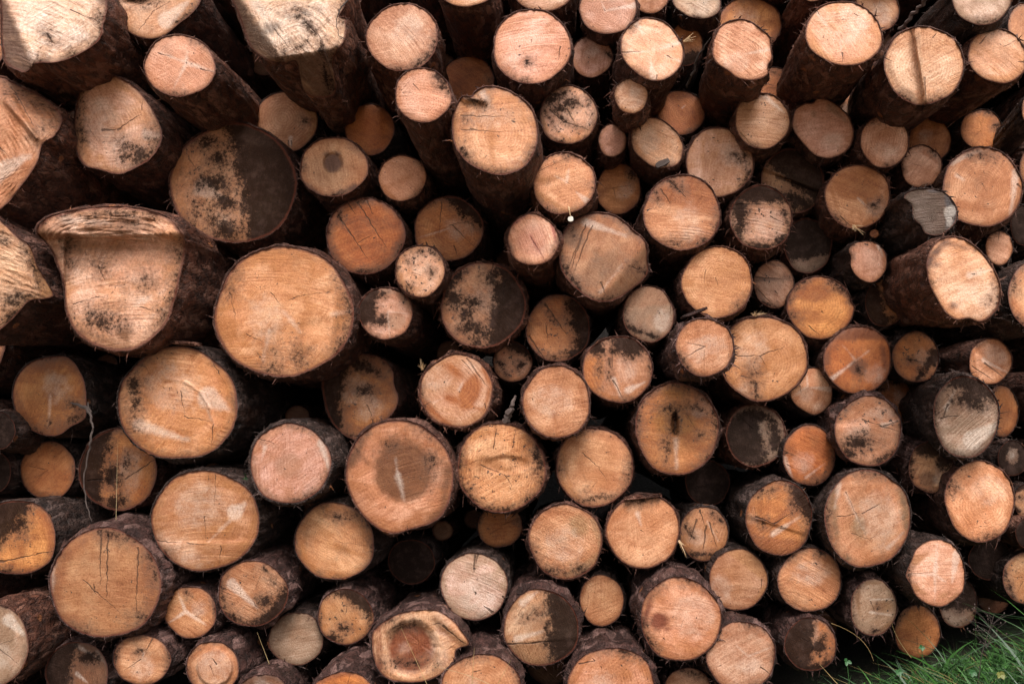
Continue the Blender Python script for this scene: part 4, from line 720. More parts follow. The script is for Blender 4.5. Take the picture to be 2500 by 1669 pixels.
L('D', 'small pale tan log in front of the dim amber log on the right', 1175, 1062, 133, 138, .0, 'pink', br=1.05, stain=[('l', 1130, 930, 1200, 935, 8), ('l', 1240, 960, 1280, 1000, 6)], tone=[('l', 1200, 970, 1290, 1050, 20)], sawa=.3, saw=50, bark='plain', dirt=.2)
L('D', 'small amber log with a dark right rim, above the big ringed log on the right', 1560, 828, 137, 134, .16, 'amber', br=1.15, stain=[('l', 1650, 800, 1680, 920, 20)], saw=80, sawa=.4, dirt=.3, bark='wet')
L('D', 'big pale log with concentric dirty rings and a pale outer band, at the right edge', 1563, 1195, 257, 261, -.12, 'tan', br=1.25, tone=[('l', 1700, 1070, 1740, 1190, 20), ('l', 1420, 1310, 1620, 1340, 40)], pale=[('l', 1400, 1120, 1450, 1150, 14), ('l', 1780, 1100, 1740, 1380, 26), ('l', 1360, 1030, 1560, 960, 26)],
  k=[(1560, 1170, 1590, 1220, 4), (1400, 1110, 1430, 1130, 5, .6), (1790, 1180, 1820, 1210, 10)], ring=.26, pith=(0, .0), sawa=.15, dirt=.35, speck=.35, bark='plain', stain=[('l', 1480, 990, 1640, 1000, 4)])
L('D', "log with soot black upper right half, brown left part and a crease across it", 350, 1160, 206, 210, .05, 'yellow', br=.85,
  stain=[('h', 500, 1300, 190, 1060), ('b', 400, 1290, 130, 60, 20), ('l', 180, 1200, 330, 1340, 22)], k=[(250, 1130, 400, 1190, 10), (400, 1190, 540, 1230, 10), (343, 1250, 345, 1320, 4)], rel=[('step', 240, 1110, 540, 1230, .02, 16)], speck=.7, bark='plain')
L('D', 'bright orange log with a dark cloud and a pale line to its lower right rim', 766, 1253, 211, 208, -.05, 'tan', br=1.05,
  tone=[('b', 760, 1180, 170, 100), ('b', 860, 1260, 70, 80), ('l', 600, 1200, 640, 1330, 20)], tonec=(.34, .12, .04), pale=[('l', 770, 1265, 910, 1390, 7), ('b', 880, 1330, 60, 50)], stain=[('l', 870, 1310, 910, 1280, 8), ('l', 620, 1390, 700, 1440, 12)], k=[(765, 1260, 900, 1385, 3, .4), (660, 1380, 720, 1440, 6)], saw=-25, sawa=.6, rough=.4, bark='red', flakes=70, dirt=.2)
L('D', 'charred jet black ragged log end with one whitish patch at its lower right', 0, 0, 0, 0, -.22, 'grey', br=.32,
  poly=[(1085, 1225), (1150, 1203), (1230, 1200), (1310, 1220), (1370, 1270), (1405, 1340), (1400, 1410), (1350, 1470), (1280, 1505), (1200, 1490), (1170, 1440), (1120, 1390), (1110, 1310), (1060, 1260)],
  tone=[('h', 1330, 1480, 1320, 1180)], pale=[('l', 1350, 1350, 1360, 1450, 34), ('l', 1370, 1340, 1340, 1440, 30)], tonec=(.075, .060, .060), heart=0, dirt=.3, bark='wet', flakes=110, rough=.9, lump=3, sawa=.9, saw=5)
L('D', "scuffed log with black top and left rim, right of the orange log with saw lines", 152, 1390, 204, 208, -.04, 'pale', br=.9,
  stain=[('h', 360, 1290, -40, 1300), ('l', 20, 1330, 20, 1560, 54), ('l', 40, 1580, 240, 1570, 34), ('b', 280, 1540, 60, 40), ('l', 300, 1350, 340, 1500, 14)], pale=[('b', 200, 1430, 90, 60)], k=[(-20, 1305, 200, 1303, 6), (210, 1380, 330, 1440, 4)], saw=-15, sawa=.7, rough=.6, speck=.7, bark='red', flakes=70)
L('H', 'dark greyish brown smeared log right of the scuffed black topped log', 449, 260, 158, 176, .1, 'grey', br=.62, stain=[('h', 607, 330, 300, 360), ('l', 330, 150, 470, 130, 40), ('b', 560, 200, 40, 60)], speck=.8, saw=10, sawa=.6, dirt=.8, bark='plain')
L('H', 'small pinkish log with vertical saw lines and thick black bark on its left', 0, 0, 0, 0, -.04, 'pink', br=.98, poly=[(708, 290), (730, 250), (790, 232), (860, 232), (920, 265), (955, 330), (950, 410), (915, 465), (860, 498), (800, 485), (750, 445), (722, 390), (722, 330)],
  pale=[('l', 900, 260, 930, 330, 14)], saw=85, sawa=.7, rough=.4, dirt=.1, speck=.4, bark='wet', nocrack=1)
L('H', 'pinkish brown log with dark dents and diagonal scratches, right of the large even golden log', 234, 506, 132, 154, .12, 'pink', br=.85, tone=[('l', 120, 480, 350, 470, 12)], tonec=(.14, .07, .045), stain=[('l', 110, 600, 240, 655, 12), ('l', 300, 460, 340, 470, 6)], k=[(110, 460, 280, 475, 8), (130, 540, 230, 640, 7), (240, 550, 260, 570, 6)], saw=-50, sawa=.8, speck=.5, bark='wet')
L('H', "plain amber orange log with a nicked right rim, above the log with light rays", 0, 0, 0, 0, .02, 'amber', br=1.3,
  poly=[(312, 650), (330, 570), (390, 490), (480, 455), (560, 455), (650, 490), (710, 550), (735, 620), (752, 655), (735, 720), (690, 790), (620, 840), (530, 860), (440, 840), (370, 780), (325, 715)],
  stain=[('l', 600, 480, 690, 560, 20), ('l', 350, 700, 400, 730, 5)], tone=[('b', 480, 560, 140, 60), ('l', 640, 500, 720, 620, 14)], k=[(455, 770, 520, 830, 6), (540, 680, 550, 690, 5), (670, 685, 650, 690, 3)], sawa=.15, dirt=.25, bark='plain')
L('H', "small log half black, half orange brown divided by a diagonal, on the right", 942, 626, 133, 152, .05, 'amber', br=1.05,
  stain=[('h', 880, 480, 980, 780), ('b', 960, 730, 60, 30), ('l', 920, 500, 1060, 640, 9)], k=[(920, 560, 1040, 700, 7), (920, 600, 1010, 690, 6), (960, 510, 1060, 620, 6)], tone=[('b', 980, 580, 60, 80)], pale=[('l', 1020, 540, 1060, 600, 10)], saw=-50, sawa=.8, bark='wet', speck=.4)
L('H', 'large upright oval white log with three brown spots standing far out on the right', 0, 0, 0, 0, -.42, 'pale', br=1.18,
  poly=[(1207, 340), (1240, 262), (1310, 207), (1420, 205), (1530, 268), (1620, 378), (1672, 480), (1685, 580), (1652, 680), (1560, 748), (1480, 728), (1400, 735), (1330, 690), (1270, 600), (1222, 500), (1205, 420)],
  tone=[('b', 1265, 378, 36, 20), ('b', 1375, 645, 28, 20), ('l', 1330, 240, 1520, 290, 20), ('l', 1310, 220, 1400, 270, 12)], tonec=(.10, .04, .025), pale=[('b', 1530, 610, 140, 110), ('l', 1480, 450, 1620, 410, 22)], stain=[('l', 1210, 430, 1240, 500, 6), ('b', 1625, 620, 8, 12)],
  k=[(1498, 445, 1530, 440, 5, .7), (1, 1, 2, 2, 1, 0)], saw=20, sawa=.35, dirt=.2, bark='red', flakes=90, heart=.1, ax=(-.03, -.0))
L('H', "small pale oval log with a fine dark crack, right of the white oval log's top", 1671, 275, 91, 111, -.02, 'tan', br=1.1, k=[(1670, 165, 1665, 230, 6), (1600, 215, 1700, 200, 3, .6)], bark='wet', speck=.4)
L('H', "tan log with torn black bark on its left, cut by the right edge", 1905, 575, 178, 232, -.14, 'tan', br=1.08, tone=[('l', 1760, 640, 1850, 760, 30)], stain=[('l', 1745, 430, 1770, 560, 12)], saw=70, sawa=.4, bark='wet', flakes=90)
L('H', 'round orange brown log with light rays from its dark centre, on the right', 769, 988, 221, 218, .0, 'orange', br=1.2,
  tone=[('b', 770, 1040, 60, 50), ('h', 980, 860, 560, 870), ('l', 930, 920, 950, 1080, 22)], tonec=(.17, .05, .018), pale=[('l', 600, 1110, 745, 1000, 18), ('l', 755, 990, 670, 890, 6), ('l', 760, 990, 840, 930, 6), ('b', 880, 1080, 60, 60)], stain=[('b', 775, 1050, 12, 22)], k=[(780, 1050, 785, 1080, 5), (750, 1000, 690, 1060, 3, .5)], sawa=.15, dirt=.15, bark='plain', ring=.03)
L('H', 'brown amber log with a black lower right, right of the orange log with light rays', 1138, 970, 152, 166, .06, 'amber', br=1.05, stain=[('l', 1260, 960, 1150, 1110, 44), ('l', 1090, 990, 1180, 1010, 10)], speck=.7, k=[(1080, 980, 1200, 1010, 6)], bark='wet', sawa=.2)
L('H', 'small pale log with a raised broken lip on its lower right, right side', 1614, 998, 141, 148, -.02, 'tan', br=1.08, rot=20, pale=[('b', 1650, 950, 90, 60, 45), ('l', 1570, 990, 1740, 1080, 16)], tone=[('l', 1490, 900, 1530, 1100, 20)], k=[(1580, 1010, 1700, 1100, 10), (1500, 1030, 1640, 1120, 6)], rel=[('step', 1720, 1110, 1560, 970, .03, 14)], bark='plain', dirt=.2)
L('H', "small faceted pale log with a bright ray, below the golden log with ring scar", 0, 0, 0, 0, .04, 'pink', br=1.0, poly=[(335, 1195), (360, 1120), (420, 1060), (470, 1035), (545, 1050), (600, 1130), (608, 1200), (600, 1260), (560, 1310), (490, 1342), (400, 1300), (350, 1250)],
  pale=[('l', 600, 1175, 470, 1165, 20), ('l', 450, 1160, 440, 1060, 8), ('l', 440, 1165, 340, 1230, 8), ('b', 520, 1290, 50, 36)], tone=[('l', 550, 1060, 600, 1140, 18)], rel=[('crease', 450, 1160, 610, 1160, .4), ('crease', 450, 1160, 440, 1040, .3)], k=[(1, 1, 2, 2, 1, 0)], bark='wet', sawa=.2, dirt=.15)
L('H', 'small dark orange log wedged between larger logs on the right, above the chipped tan log', 1003, 1240, 118, 128, .2, 'orange', br=.85, stain=[('b', 1000, 1130, 60, 16), ('l', 900, 1180, 960, 1160, 16)], pale=[('b', 1015, 1150, 18, 14)], speck=.6, bark='wet')
L('H', 'big grey log with a black top and long scratches, furry black bark on its left', 1457, 1350, 216, 266, -.14, 'grey', br=1.15, rot=-5,
  stain=[('h', 1700, 1290, 1230, 1130), ('l', 1260, 1280, 1270, 1450, 18), ('b', 1480, 1240, 110, 60, 20)], pale=[('l', 1500, 1500, 1660, 1400, 60), ('b', 1500, 1590, 120, 60), ('l', 1330, 1300, 1390, 1180, 18)], k=[(1345, 1275, 1310, 1365, 9), (1300, 1360, 1420, 1340, 5)], tone=[('l', 1345, 1275, 1310, 1365, 8)], saw=40, sawa=1.0, rough=.8, dirt=.6, bark='wet', flakes=120)
L('H', 'dark amber crescent of a log showing behind the big grey scratched log', 1688, 1315, 110, 168, .1, 'amber', br=.9, bark='wet', sawa=.1, nocrack=1)
L('H', "tan log with a sharp chip on its right and black speckles at its bottom", 836, 1440, 221, 227, -.06, 'tan', br=1.1,
  stain=[('b', 780, 1520, 110, 50), ('b', 720, 1580, 70, 40), ('l', 900, 1640, 1000, 1580, 22), ('l', 640, 1340, 720, 1260, 8)], pale=[('b', 930, 1330, 80, 40), ('l', 930, 1405, 1040, 1370, 16)], k=[(800, 1370, 935, 1410, 7), (935, 1410, 1050, 1375, 8), (910, 1410, 1050, 1450, 4)], rel=[('step', 1060, 1380, 780, 1400, .012, 10)], speck=.9, tone=[('l', 990, 1330, 1040, 1450, 12)], bark='scaly', dirt=.35)
L('H', 'grey black log with a mottled brown rim, lower right beside the orange saw lined log', 118, 1470, 196, 200, .1, 'grey', br=.75, stain=[('b', 90, 1480, 190, 190), ('-', 'l', 170, 1400, 190, 1560, 22), ('-', 'b', 240, 1620, 60, 40)], speck=.7, rough=.7, saw=80, sawa=.6, bark='red', dirt=.7)
L('L', 'orange log with a pale chipped lower left rim, right of the grey black log', 458, 110, 173, 196, .04, 'orange', br=1.35, pale=[('l', 300, 130, 350, 250, 20), ('l', 440, 250, 560, 160, 10)], stain=[('l', 300, 90, 340, 105, 8), ('b', 520, 270, 16, 8)], k=[(300, 90, 345, 100, 5), (320, 170, 380, 200, 4)], tone=[('l', 590, 20, 610, 120, 16)], saw=-30, sawa=.6, bark='wet')
L('L', 'black log with a striped brown and white wedge in its face, wet bark, lower right', 1238, 186, 149, 170, -.02, 'tan', br=.95, stain=[('h', 1385, 130, 1100, 100), ('l', 1110, 100, 1110, 300, 26), ('b', 1330, 140, 60, 70), ('l', 1150, 330, 1250, 345, 14)], pale=[('b', 1300, 240, 50, 60)], tone=[('b', 1210, 260, 60, 50)], tonec=(.20, .09, .045), saw=5, sawa=1.0, rough=.8, bark='scaly', flakes=90)
L('L', 'small dark grey log on the right edge, above the plain rough tan log', 1757, 128, 97, 118, .05, 'grey', br=.5, stain=[('all',), ('-', 'b', 1750, 110, 30, 40)], bark='wet')
L('L', 'large rough even tan log with faint rings on the lower right', 1547, 401, 228, 262, -.08, 'tan', br=1.28, rot=-5, tone=[('l', 1700, 240, 1750, 420, 22), ('l', 1330, 280, 1340, 420, 14)], pale=[('b', 1600, 330, 120, 90)], stain=[('b', 1388, 322, 16, 12), ('l', 1360, 250, 1355, 340, 5)], k=[(1, 1, 2, 2, 1, 0)], ring=.2, sawa=.2, rough=.9, saw=-60, bark='plain', dirt=.25, speck=.3)
L('L', 'orange log with a hollow chipped upper part and a black right rim, lower right', 268, 508, 219, 243, -.03, 'amber', br=1.25,
  stain=[('h', 500, 640, 300, 290), ('b', 400, 400, 60, 70), ('l', 120, 340, 250, 330, 12), ('b', 160, 540, 14, 18), ('-', 'b', 350, 560, 80, 60)], pale=[('l', 230, 610, 400, 500, 20), ('b', 90, 500, 30, 34)], tone=[('l', 240, 550, 340, 430, 22), ('h', 50, 600, 450, 660), ('b', 150, 520, 60, 20)], tonec=(.26, .08, .025),
  k=[(120, 500, 240, 550, 8), (240, 545, 350, 470, 6)], rel=[('step', 60, 500, 250, 560, .006, 12)], saw=35, sawa=.7, rough=.5, bark='wet', flakes=70)
L('L', 'large tall oval brownish log with a long pale streak and an arc scar, lower right', 828, 510, 278, 322, -.08, 'tan', br=1.08, tone=[('l', 1060, 350, 1080, 560, 40), ('l', 600, 360, 640, 660, 40), ('b', 780, 560, 50, 80)], tonec=(.25, .125, .06),
  pale=[('l', 690, 350, 820, 620, 9), ('l', 650, 300, 620, 450, 20), ('l', 960, 700, 1060, 600, 12), ('b', 900, 500, 120, 140)], k=[(640, 500, 790, 480, 5), (790, 480, 920, 415, 5), (730, 610, 850, 645, 4, .7), (850, 645, 940, 570, 3, .5), (690, 340, 830, 640, 3, .5)], sawa=.2, dirt=.45, ring=.1, stain=[('l', 570, 440, 580, 640, 12)], bark='wet')
L('L', 'round golden tan log with dense wavy saw lines, lower right above the grass', 462, 904, 207, 209, -.02, 'tan', br=1.15, saw=-28, sawa=.95, rough=.5, stain=[('b', 535, 725, 22, 20)], pale=[('b', 470, 860, 110, 80)], nocrack=1, bark='wet', ring=.08)
L('L', 'pinkish log with a bright cross and a chipped left rim, lower right above the grass', 0, 0, 0, 0, -.12, 'pink', br=1.15,
  poly=[(1105, 780), (1140, 700), (1200, 655), (1280, 640), (1370, 670), (1420, 730), (1450, 810), (1455, 900), (1440, 980), (1380, 1040), (1300, 1078), (1210, 1060), (1140, 1010), (1100, 930), (1070, 870)],
  pale=[('l', 1260, 870, 1275, 670, 14), ('l', 1250, 870, 1085, 870, 14), ('l', 1270, 880, 1330, 915, 12), ('l', 1260, 880, 1265, 1060, 12), ('l', 1400, 740, 1370, 920, 26)], tone=[('l', 1130, 780, 1220, 730, 36), ('l', 1130, 950, 1230, 1010, 24), ('l', 1300, 1010, 1400, 960, 20)], tonec=(.40, .17, .08), k=[(1080, 865, 1250, 855, 4, .5), (1, 1, 2, 2, 1, 0)], saw=5, sawa=.5, bark='wet', flakes=80, dirt=.15)
L('K', 'plain round orange tan log, lower right beside the bright log with the dark spot', 1572, 902, 193, 198, .02, 'tan', br=1.0, tone=[('h', 1760, 930, 1450, 690)], tonec=(.38, .17, .075), pale=[('b', 1460, 960, 70, 80)], sawa=.1, dirt=.15, k=[(1725, 900, 1720, 960, 5)], bark='wet', ring=.03)
L('L', 'brown mottled log with a pale split centre, lower right just above the grass', 868, 1078, 153, 184, -.02, 'grey', br=.98, tone=[('l', 760, 960, 780, 1130, 26), ('b', 930, 1075, 80, 34)], tonec=(.24, .12, .06), pale=[('l', 850, 1030, 1010, 1025, 7), ('l', 850, 1110, 1000, 1130, 8)], stain=[('l', 745, 980, 740, 1130, 16), ('b', 898, 1088, 8, 12), ('l', 870, 1230, 930, 1230, 12)], k=[(850, 1035, 880, 1110, 4), (1, 1, 2, 2, 1, 0)], speck=.6, bark='scaly', flakes=60)
L('L', "log sitting in the grass, dark grey left half and orange speckled right half", 467, 1314, 169, 176, -.05, 'amber', br=1.2, stain=[('h', 500, 1140, 480, 1500), ('b', 520, 1330, 50, 60), ('l', 560, 1260, 560, 1440, 10), ('h', 400, 1440, 620, 1420)], speck=.6, bark='scaly')
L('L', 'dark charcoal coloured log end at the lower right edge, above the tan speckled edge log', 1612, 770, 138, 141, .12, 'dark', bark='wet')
L('L', 'tan speckled log cut by the right edge above the grass', 1836, 893, 146, 168, .03, 'yellow', br=.85, stain=[('l', 1700, 860, 1760, 1020, 26)], speck=1.0, dirt=.5, bark='wet')
L('L', 'dim amber log low down behind the grass, in the lower right', 1150, 1232, 151, 172, .12, 'amber', br=1.15, saw=20, sawa=.35, dirt=.3, bark='wet')
L('L', "dark barked log half sunk in the grass, with a pale scuffed lower face", 1410, 1052, 124, 160, .15, 'grey', br=.6, stain=[('h', 1540, 1100, 1280, 1110), ('l', 1500, 1000, 1520, 1150, 20)], speck=.7, bark='wet')
L('L', 'small stained log with a light patch, cut by the right edge in the lower right', 1845, 400, 80, 112, .04, 'tan', br=1.0, stain=[('h', 1860, 330, 1770, 340), ('b', 1800, 380, 24, 14), ('l', 1780, 460, 1850, 500, 16)], bark='wet')
L('L', 'dark brown bark covered log on the right edge, under the small stained edge log', 1862, 605, 92, 100, .0, 'dark', bark='red')
L('K', 'pale pinkish log with a tiny star centre, bottom row just left of the grass', 1592, 1388, 229, 226, -.14, 'pink', br=1.02, stain=[('l', 1630, 1180, 1740, 1220, 8)], tone=[('l', 1500, 1250, 1640, 1240, 20), ('l', 1440, 1520, 1560, 1560, 20)], pale=[('l', 1640, 1390, 1790, 1330, 10), ('l', 1635, 1390, 1560, 1320, 5), ('b', 1640, 1440, 80, 60)], k=[(1715, 1460, 1790, 1510, 6), (1, 1, 2, 2, 1, 0)], saw=30, sawa=.45, bark='scaly', dirt=.25)
L('K', "bright orange log with a dark brown spot left of centre under thick purple bark", 1206, 1153, 262, 276, -.16, 'tan', br=1.22, ring=.05, seed=311,
  tone=[('b', 1070, 1165, 65, 58), ('b', 1120, 1215, 26, 18)], tonec=(.17, .042, .02), pale=[('b', 1290, 1140, 130, 140)], stain=[('l', 955, 1160, 950, 1230, 16)], k=[(1210, 1200, 1235, 1130, 3, .4), (1095, 1275, 1110, 1285, 5), (1380, 960, 1400, 1040, 4, .5)], saw=-12, sawa=.3, bark='scaly', flakes=110, dirt=.15, heart=0)
L('K', 'log with its right half burnt black and splintered pale wood on the left, bottom middle', 317, 1208, 243, 253, -.10, 'pale', br=1.0,
  stain=[('h', 380, 1470, 320, 950), ('b', 330, 1120, 60, 30), ('b', 240, 1145, 26, 14), ('b', 400, 1300, 60, 60), ('-', 'l', 230, 1260, 380, 1220, 30)], tone=[('h', 100, 1312, 400, 1290), ('l', 120, 1080, 200, 1000, 20)], tonec=(.26, .12, .055), pale=[('l', 200, 1050, 290, 980, 26), ('l', 160, 1280, 330, 1230, 22)], k=[(110, 1315, 260, 1305, 7), (260, 1305, 390, 1292, 8), (1, 1, 2, 2, 1, 0)], saw=50, sawa=.8, bark='scaly', flakes=90, rel=[('step', 100, 1312, 400, 1290, .004, 14)])
L('K', 'small round tan log with fine saw lines, bottom middle right of the half burnt log', 703, 1033, 143, 168, .04, 'tan', br=1.1, saw=25, sawa=.55, rough=.4, dirt=.25, bark='wet', nocrack=1)
L('K', 'tan log with a powdery surface and a dark notched lower rim, lower middle', 472, 658, 239, 243, -.03, 'tan', br=1.15, pale=[('b', 460, 680, 130, 100)], stain=[('l', 340, 850, 600, 850, 14), ('b', 570, 835, 40, 30), ('l', 250, 690, 300, 830, 8)], tone=[('l', 650, 530, 690, 700, 18), ('b', 560, 560, 60, 80)], tonec=(.38, .19, .09), k=[(1, 1, 2, 2, 1, 0)], rough=.7, sawa=.25, bark='plain', flakes=70, dirt=.3)
L('K', 'even yellowish tan log with a bark flap lifting along its top rim, lower middle', 968, 592, 238, 240, -.06, 'tan', br=1.22, stain=[('l', 830, 398, 960, 396, 9), ('l', 960, 396, 1085, 360, 8)], pale=[('l', 930, 480, 955, 560, 16)], k=[(825, 405, 960, 398, 8), (960, 398, 1090, 365, 8), (950, 590, 965, 600, 6, .7), (1, 1, 2, 2, 1, 0)], saw=35, sawa=.35, ring=.10, dirt=.15, bark='plain')
L('K', "small golden brown log with dark diagonal streaks, right of the log with bark flap", 1354, 607, 159, 176, .05, 'yellow', br=.85, stain=[('l', 1230, 560, 1290, 640, 9), ('l', 1280, 740, 1460, 740, 22), ('l', 1400, 480, 1490, 540, 8)], pale=[('l', 1375, 530, 1450, 660, 6)], k=[(1310, 520, 1260, 660, 8), (1370, 560, 1350, 700, 9), (1390, 540, 1440, 700, 6), (1330, 460, 1360, 560, 6)], saw=70, bark='wet', speck=.4)
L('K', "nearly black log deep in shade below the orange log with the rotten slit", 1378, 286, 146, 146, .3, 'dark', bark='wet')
L('K', 'large pale tan log cut by the bottom edge under thick purple bark, bottom middle', 764, 1565, 286, 234, -.18, 'tan', br=1.12, tone=[('b', 860, 1500, 40, 40), ('l', 560, 1390, 700, 1350, 20)], k=[(560, 1440, 660, 1420, 7), (660, 1420, 640, 1400, 5), (700, 1450, 705, 1475, 4)], stain=[('l', 830, 1350, 950, 1400, 9)], bark='scaly', flakes=110, dirt=.25)
L('K', "small mottled tan log cut by the bottom edge, left of the pinkish star log", 1250, 1592, 149, 132, -.02, 'tan', br=.95, stain=[('l', 1200, 1470, 1330, 1510, 12)], speck=.7, bark='scaly')
L('D', "pale sliver of log on the right edge below the notched pale oval log", 1880, 700, 68, 112, -.1, 'tan', br=1.1, bark='wet')
L('D', 'dark grey log cut by the right edge, right of the big ringed pale log', 1835, 1440, 95, 130, .02, 'grey', br=.6, stain=[('l', 1760, 1400, 1800, 1500, 40), ('all',)], bark='wet')
L('D', "pale log mostly above the top edge, left of the cream oval log", 480, -62, 90, 74, -.05, 'pale', bark='red')
L('H', 'thin dark stub of a log sticking out under the bright orange log on the right', 874, 184, 33, 30, -.02, 'orange', br=.6, bark='wet', flakes=4)
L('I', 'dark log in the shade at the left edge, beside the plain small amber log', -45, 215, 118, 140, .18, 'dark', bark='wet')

build_queue()
# ------------------------------------------------------------------ the rest of the pile: logs beyond the frame and ends deep in the gaps
def fill_pile():
    rnd = random.Random(77); rs = np.random.RandomState(3)
    E = [(o[2][0], o[2][2], o[3] * 1.03) for o in LOGS]
    n_out = n_in = 0; EA = np.array(E)
    for r in [.19, .17, .155, .14, .125, .11, .10, .09, .08, .07, .055, .045]:
        xs_ = rs.uniform(-3.1, 3.1, 7000); zs_ = rs.uniform(.1, 4.2, 7000)
        for x_, z_ in zip(xs_, zs_):
            gz = float(np.interp(x_, [-9, .35, .86, 1.4, 1.9, 9], [0, 0, .15, .31, .42, .5]))
            if z_ - r < gz: continue
            if (np.hypot(EA[:, 0] - x_, EA[:, 1] - z_) < EA[:, 2] + r).any(): continue
            pc = (np.array([x_, 0, z_]) - np.array(CAM)) @ RM
            px, py = 1250 + FPX * pc[0] / -pc[2], 834.5 - FPX * pc[1] / -pc[2]; rp = r * FPX / 3.0
            out = px + rp * 1.05 < 0 or px - rp * 1.05 > 2500 or py + rp * 1.05 < 0 or (py - rp > 1669)
            inside = 0 < px < 2500 and 0 < py < 1669
            if out and r >= .08:
                d_ = rnd.uniform(-.1, .12); kw = dict(label='log in the pile outside the edges of the photographed section', group='logs outside the photographed section'); colr = rnd.choice(['tan', 'pale', 'amber', 'yellow'])
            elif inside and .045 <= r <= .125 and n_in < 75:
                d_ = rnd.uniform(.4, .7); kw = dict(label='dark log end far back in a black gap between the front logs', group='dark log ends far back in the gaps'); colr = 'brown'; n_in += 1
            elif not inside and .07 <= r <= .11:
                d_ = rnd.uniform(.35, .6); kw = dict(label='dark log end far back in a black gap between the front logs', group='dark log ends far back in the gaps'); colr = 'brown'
            else: continue
            pc = (np.array([x_, d_, z_]) - np.array(CAM)) @ RM
            px, py = 1250 + FPX * pc[0] / -pc[2], 834.5 - FPX * pc[1] / -pc[2]; rp = r * .97 * FPX / (3.0 + d_)
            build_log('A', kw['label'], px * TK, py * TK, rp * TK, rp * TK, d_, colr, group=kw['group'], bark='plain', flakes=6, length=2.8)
            E.append((x_, z_, r)); EA = np.array(E); n_out += 1
    print('filler logs', n_out, 'inside', n_in)
fill_pile()

# ------------------------------------------------------------------ ground, bank, grass
def ground_z(x, y):
    x = np.asarray(x, float); y = np.asarray(y, float)
    z = np.interp(x, [-9, .35, .60, .86, 1.05, 1.4, 1.9, 2.6, 9], [0, 0, .05, .15, .22, .31, .42, .5, .6]) * smooth01((y + 2.6) / 1.7)
    z = z + .035 * np.sin(x * 2.3 + 1) * np.sin(y * 1.9) - .03
    z = z + 2.9 * smooth01((y - 2.9) / 2.6) + .9 * smooth01((y - 6) / 60)  # unseen bank behind the pile, added to block light from the back
    return z

def simple_mat(name, fn):
    m = bpy.data.materials.new(name); m.use_nodes = True; t = m.node_tree; t.nodes.clear(); b = NB(t)
    out = t.nodes.new('ShaderNodeOutputMaterial'); p = t.nodes.new('ShaderNodeBsdfPrincipled'); t.links.new(p.outputs[0], out.inputs[0])
    fn(b, p, t.nodes.new('ShaderNodeTexCoord').outputs['Object']); return m
def soil(b, p, tc):
    n = b.noise(tc, 6.0, 6, .7).outputs['Fac']; n2 = b.noise(tc, 45.0, 5, .7).outputs['Fac']
    c = b.mix(b.step(n, .35, .65), (.030, .020, .013, 1), (.022, .034, .010, 1)); c = b.mix(b.step(n2, .5, .75), c, (.060, .045, .022, 1))
    c = b.mix(b.step(b.math('ADD', b.sep(tc)[1], b.math('MULTIPLY', n, .8)), -1.5, -.6, 1.0, 0.0), c, b.mix(n2, (.20, .15, .10, 1), (.34, .27, .20, 1)))  # out-of-view ground up front, lightened as an added bounce onto the bark
    c = b.mix(b.step(b.sep(tc)[1], .3, .8), c, (.012, .008, .006, 1))  # painted shade: earth under and behind the pile darkened so gaps stay dark
    b.l.new(c, p.inputs['Base Color']); p.inputs['Roughness'].default_value = .95; b.l.new(b.bump(n2, 1.0, .03), p.inputs['Normal'])
def gx(a, b_, fine0, fine1, n):
    return np.unique(np.concatenate([np.linspace(fine0, fine1, n), a + (fine0 - a) * (1 - np.linspace(1, 0, 10) ** 3)[:], fine1 + (b_ - fine1) * np.linspace(0, 1, 10) ** 3]).round(4))
xs = gx(-400, 400, -5, 5, 80); ys_ = gx(-400, 400, -4, 7, 90)
GX, GY = np.meshgrid(xs, ys_); GZ = ground_z(GX, GY)
GV = np.stack([GX.ravel(), GY.ravel(), GZ.ravel()], 1); nx = len(xs)
GF = [(j * nx + i, j * nx + i + 1, (j + 1) * nx + i + 1, (j + 1) * nx + i) for j in range(len(ys_) - 1) for i in range(nx - 1)]
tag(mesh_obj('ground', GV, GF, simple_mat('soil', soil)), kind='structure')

def leafmat(name, c0, c1, rough=.5, trans=.25):
    def fn(b, p, tc):
        a = b.attr('tint').outputs['Fac']; n = b.noise(tc, 30.0, 2).outputs['Fac']
        c = b.mix(b.math('ADD', b.math('MULTIPLY', a, .8), b.math('MULTIPLY', n, .25)), c0, c1)
        b.l.new(c, p.inputs['Base Color']); p.inputs['Roughness'].default_value = rough
    return simple_mat(name, fn)
M_GRASS = leafmat('grass_blades', (.004, .020, .007, 1), (.070, .20, .035, 1))
M_DRY = leafmat('dry_straw', (.20, .14, .05, 1), (.38, .27, .12, 1))
M_LEAF = leafmat('weed_leaf', (.015, .065, .018, 1), (.035, .12, .03, 1))
M_LEAFY = leafmat('weed_leaf_yellow', (.10, .12, .025, 1), (.22, .21, .05, 1))
M_TWIG = leafmat('twig_bark', (.035, .024, .020, 1), (.11, .075, .065, 1), .8)
M_WOOD = leafmat('splinter_wood', (.48, .28, .13, 1), (.64, .46, .28, 1), .6)
M_WHITE = leafmat('white_chip', (.62, .58, .50, 1), (.75, .72, .66, 1), .6)

def ribbon(V, F, T, p0, p1, bend, wd, segs=5, tint=0.5, up=None):
    d_ = (p1 - p0); side = d_.cross(Vector((0, 1, 0)) if up is None else up)
    if side.length < 1e-5: side = Vector((1, 0, 0))
    side = side.normalized() * wd; n0 = len(V)
    for q in range(segs + 1):
        t = q / segs; c = p0 + d_ * t + bend * math.sin(t * math.pi) if False else p0 + d_ * t + bend * (t * t)
        ww = max(.06, (1 - t ** 1.6)); V.append(c - side * ww); V.append(c + side * ww); T += [tint, tint]
    for q in range(segs): F.append((n0 + 2 * q, n0 + 2 * q + 1, n0 + 2 * q + 3, n0 + 2 * q + 2))

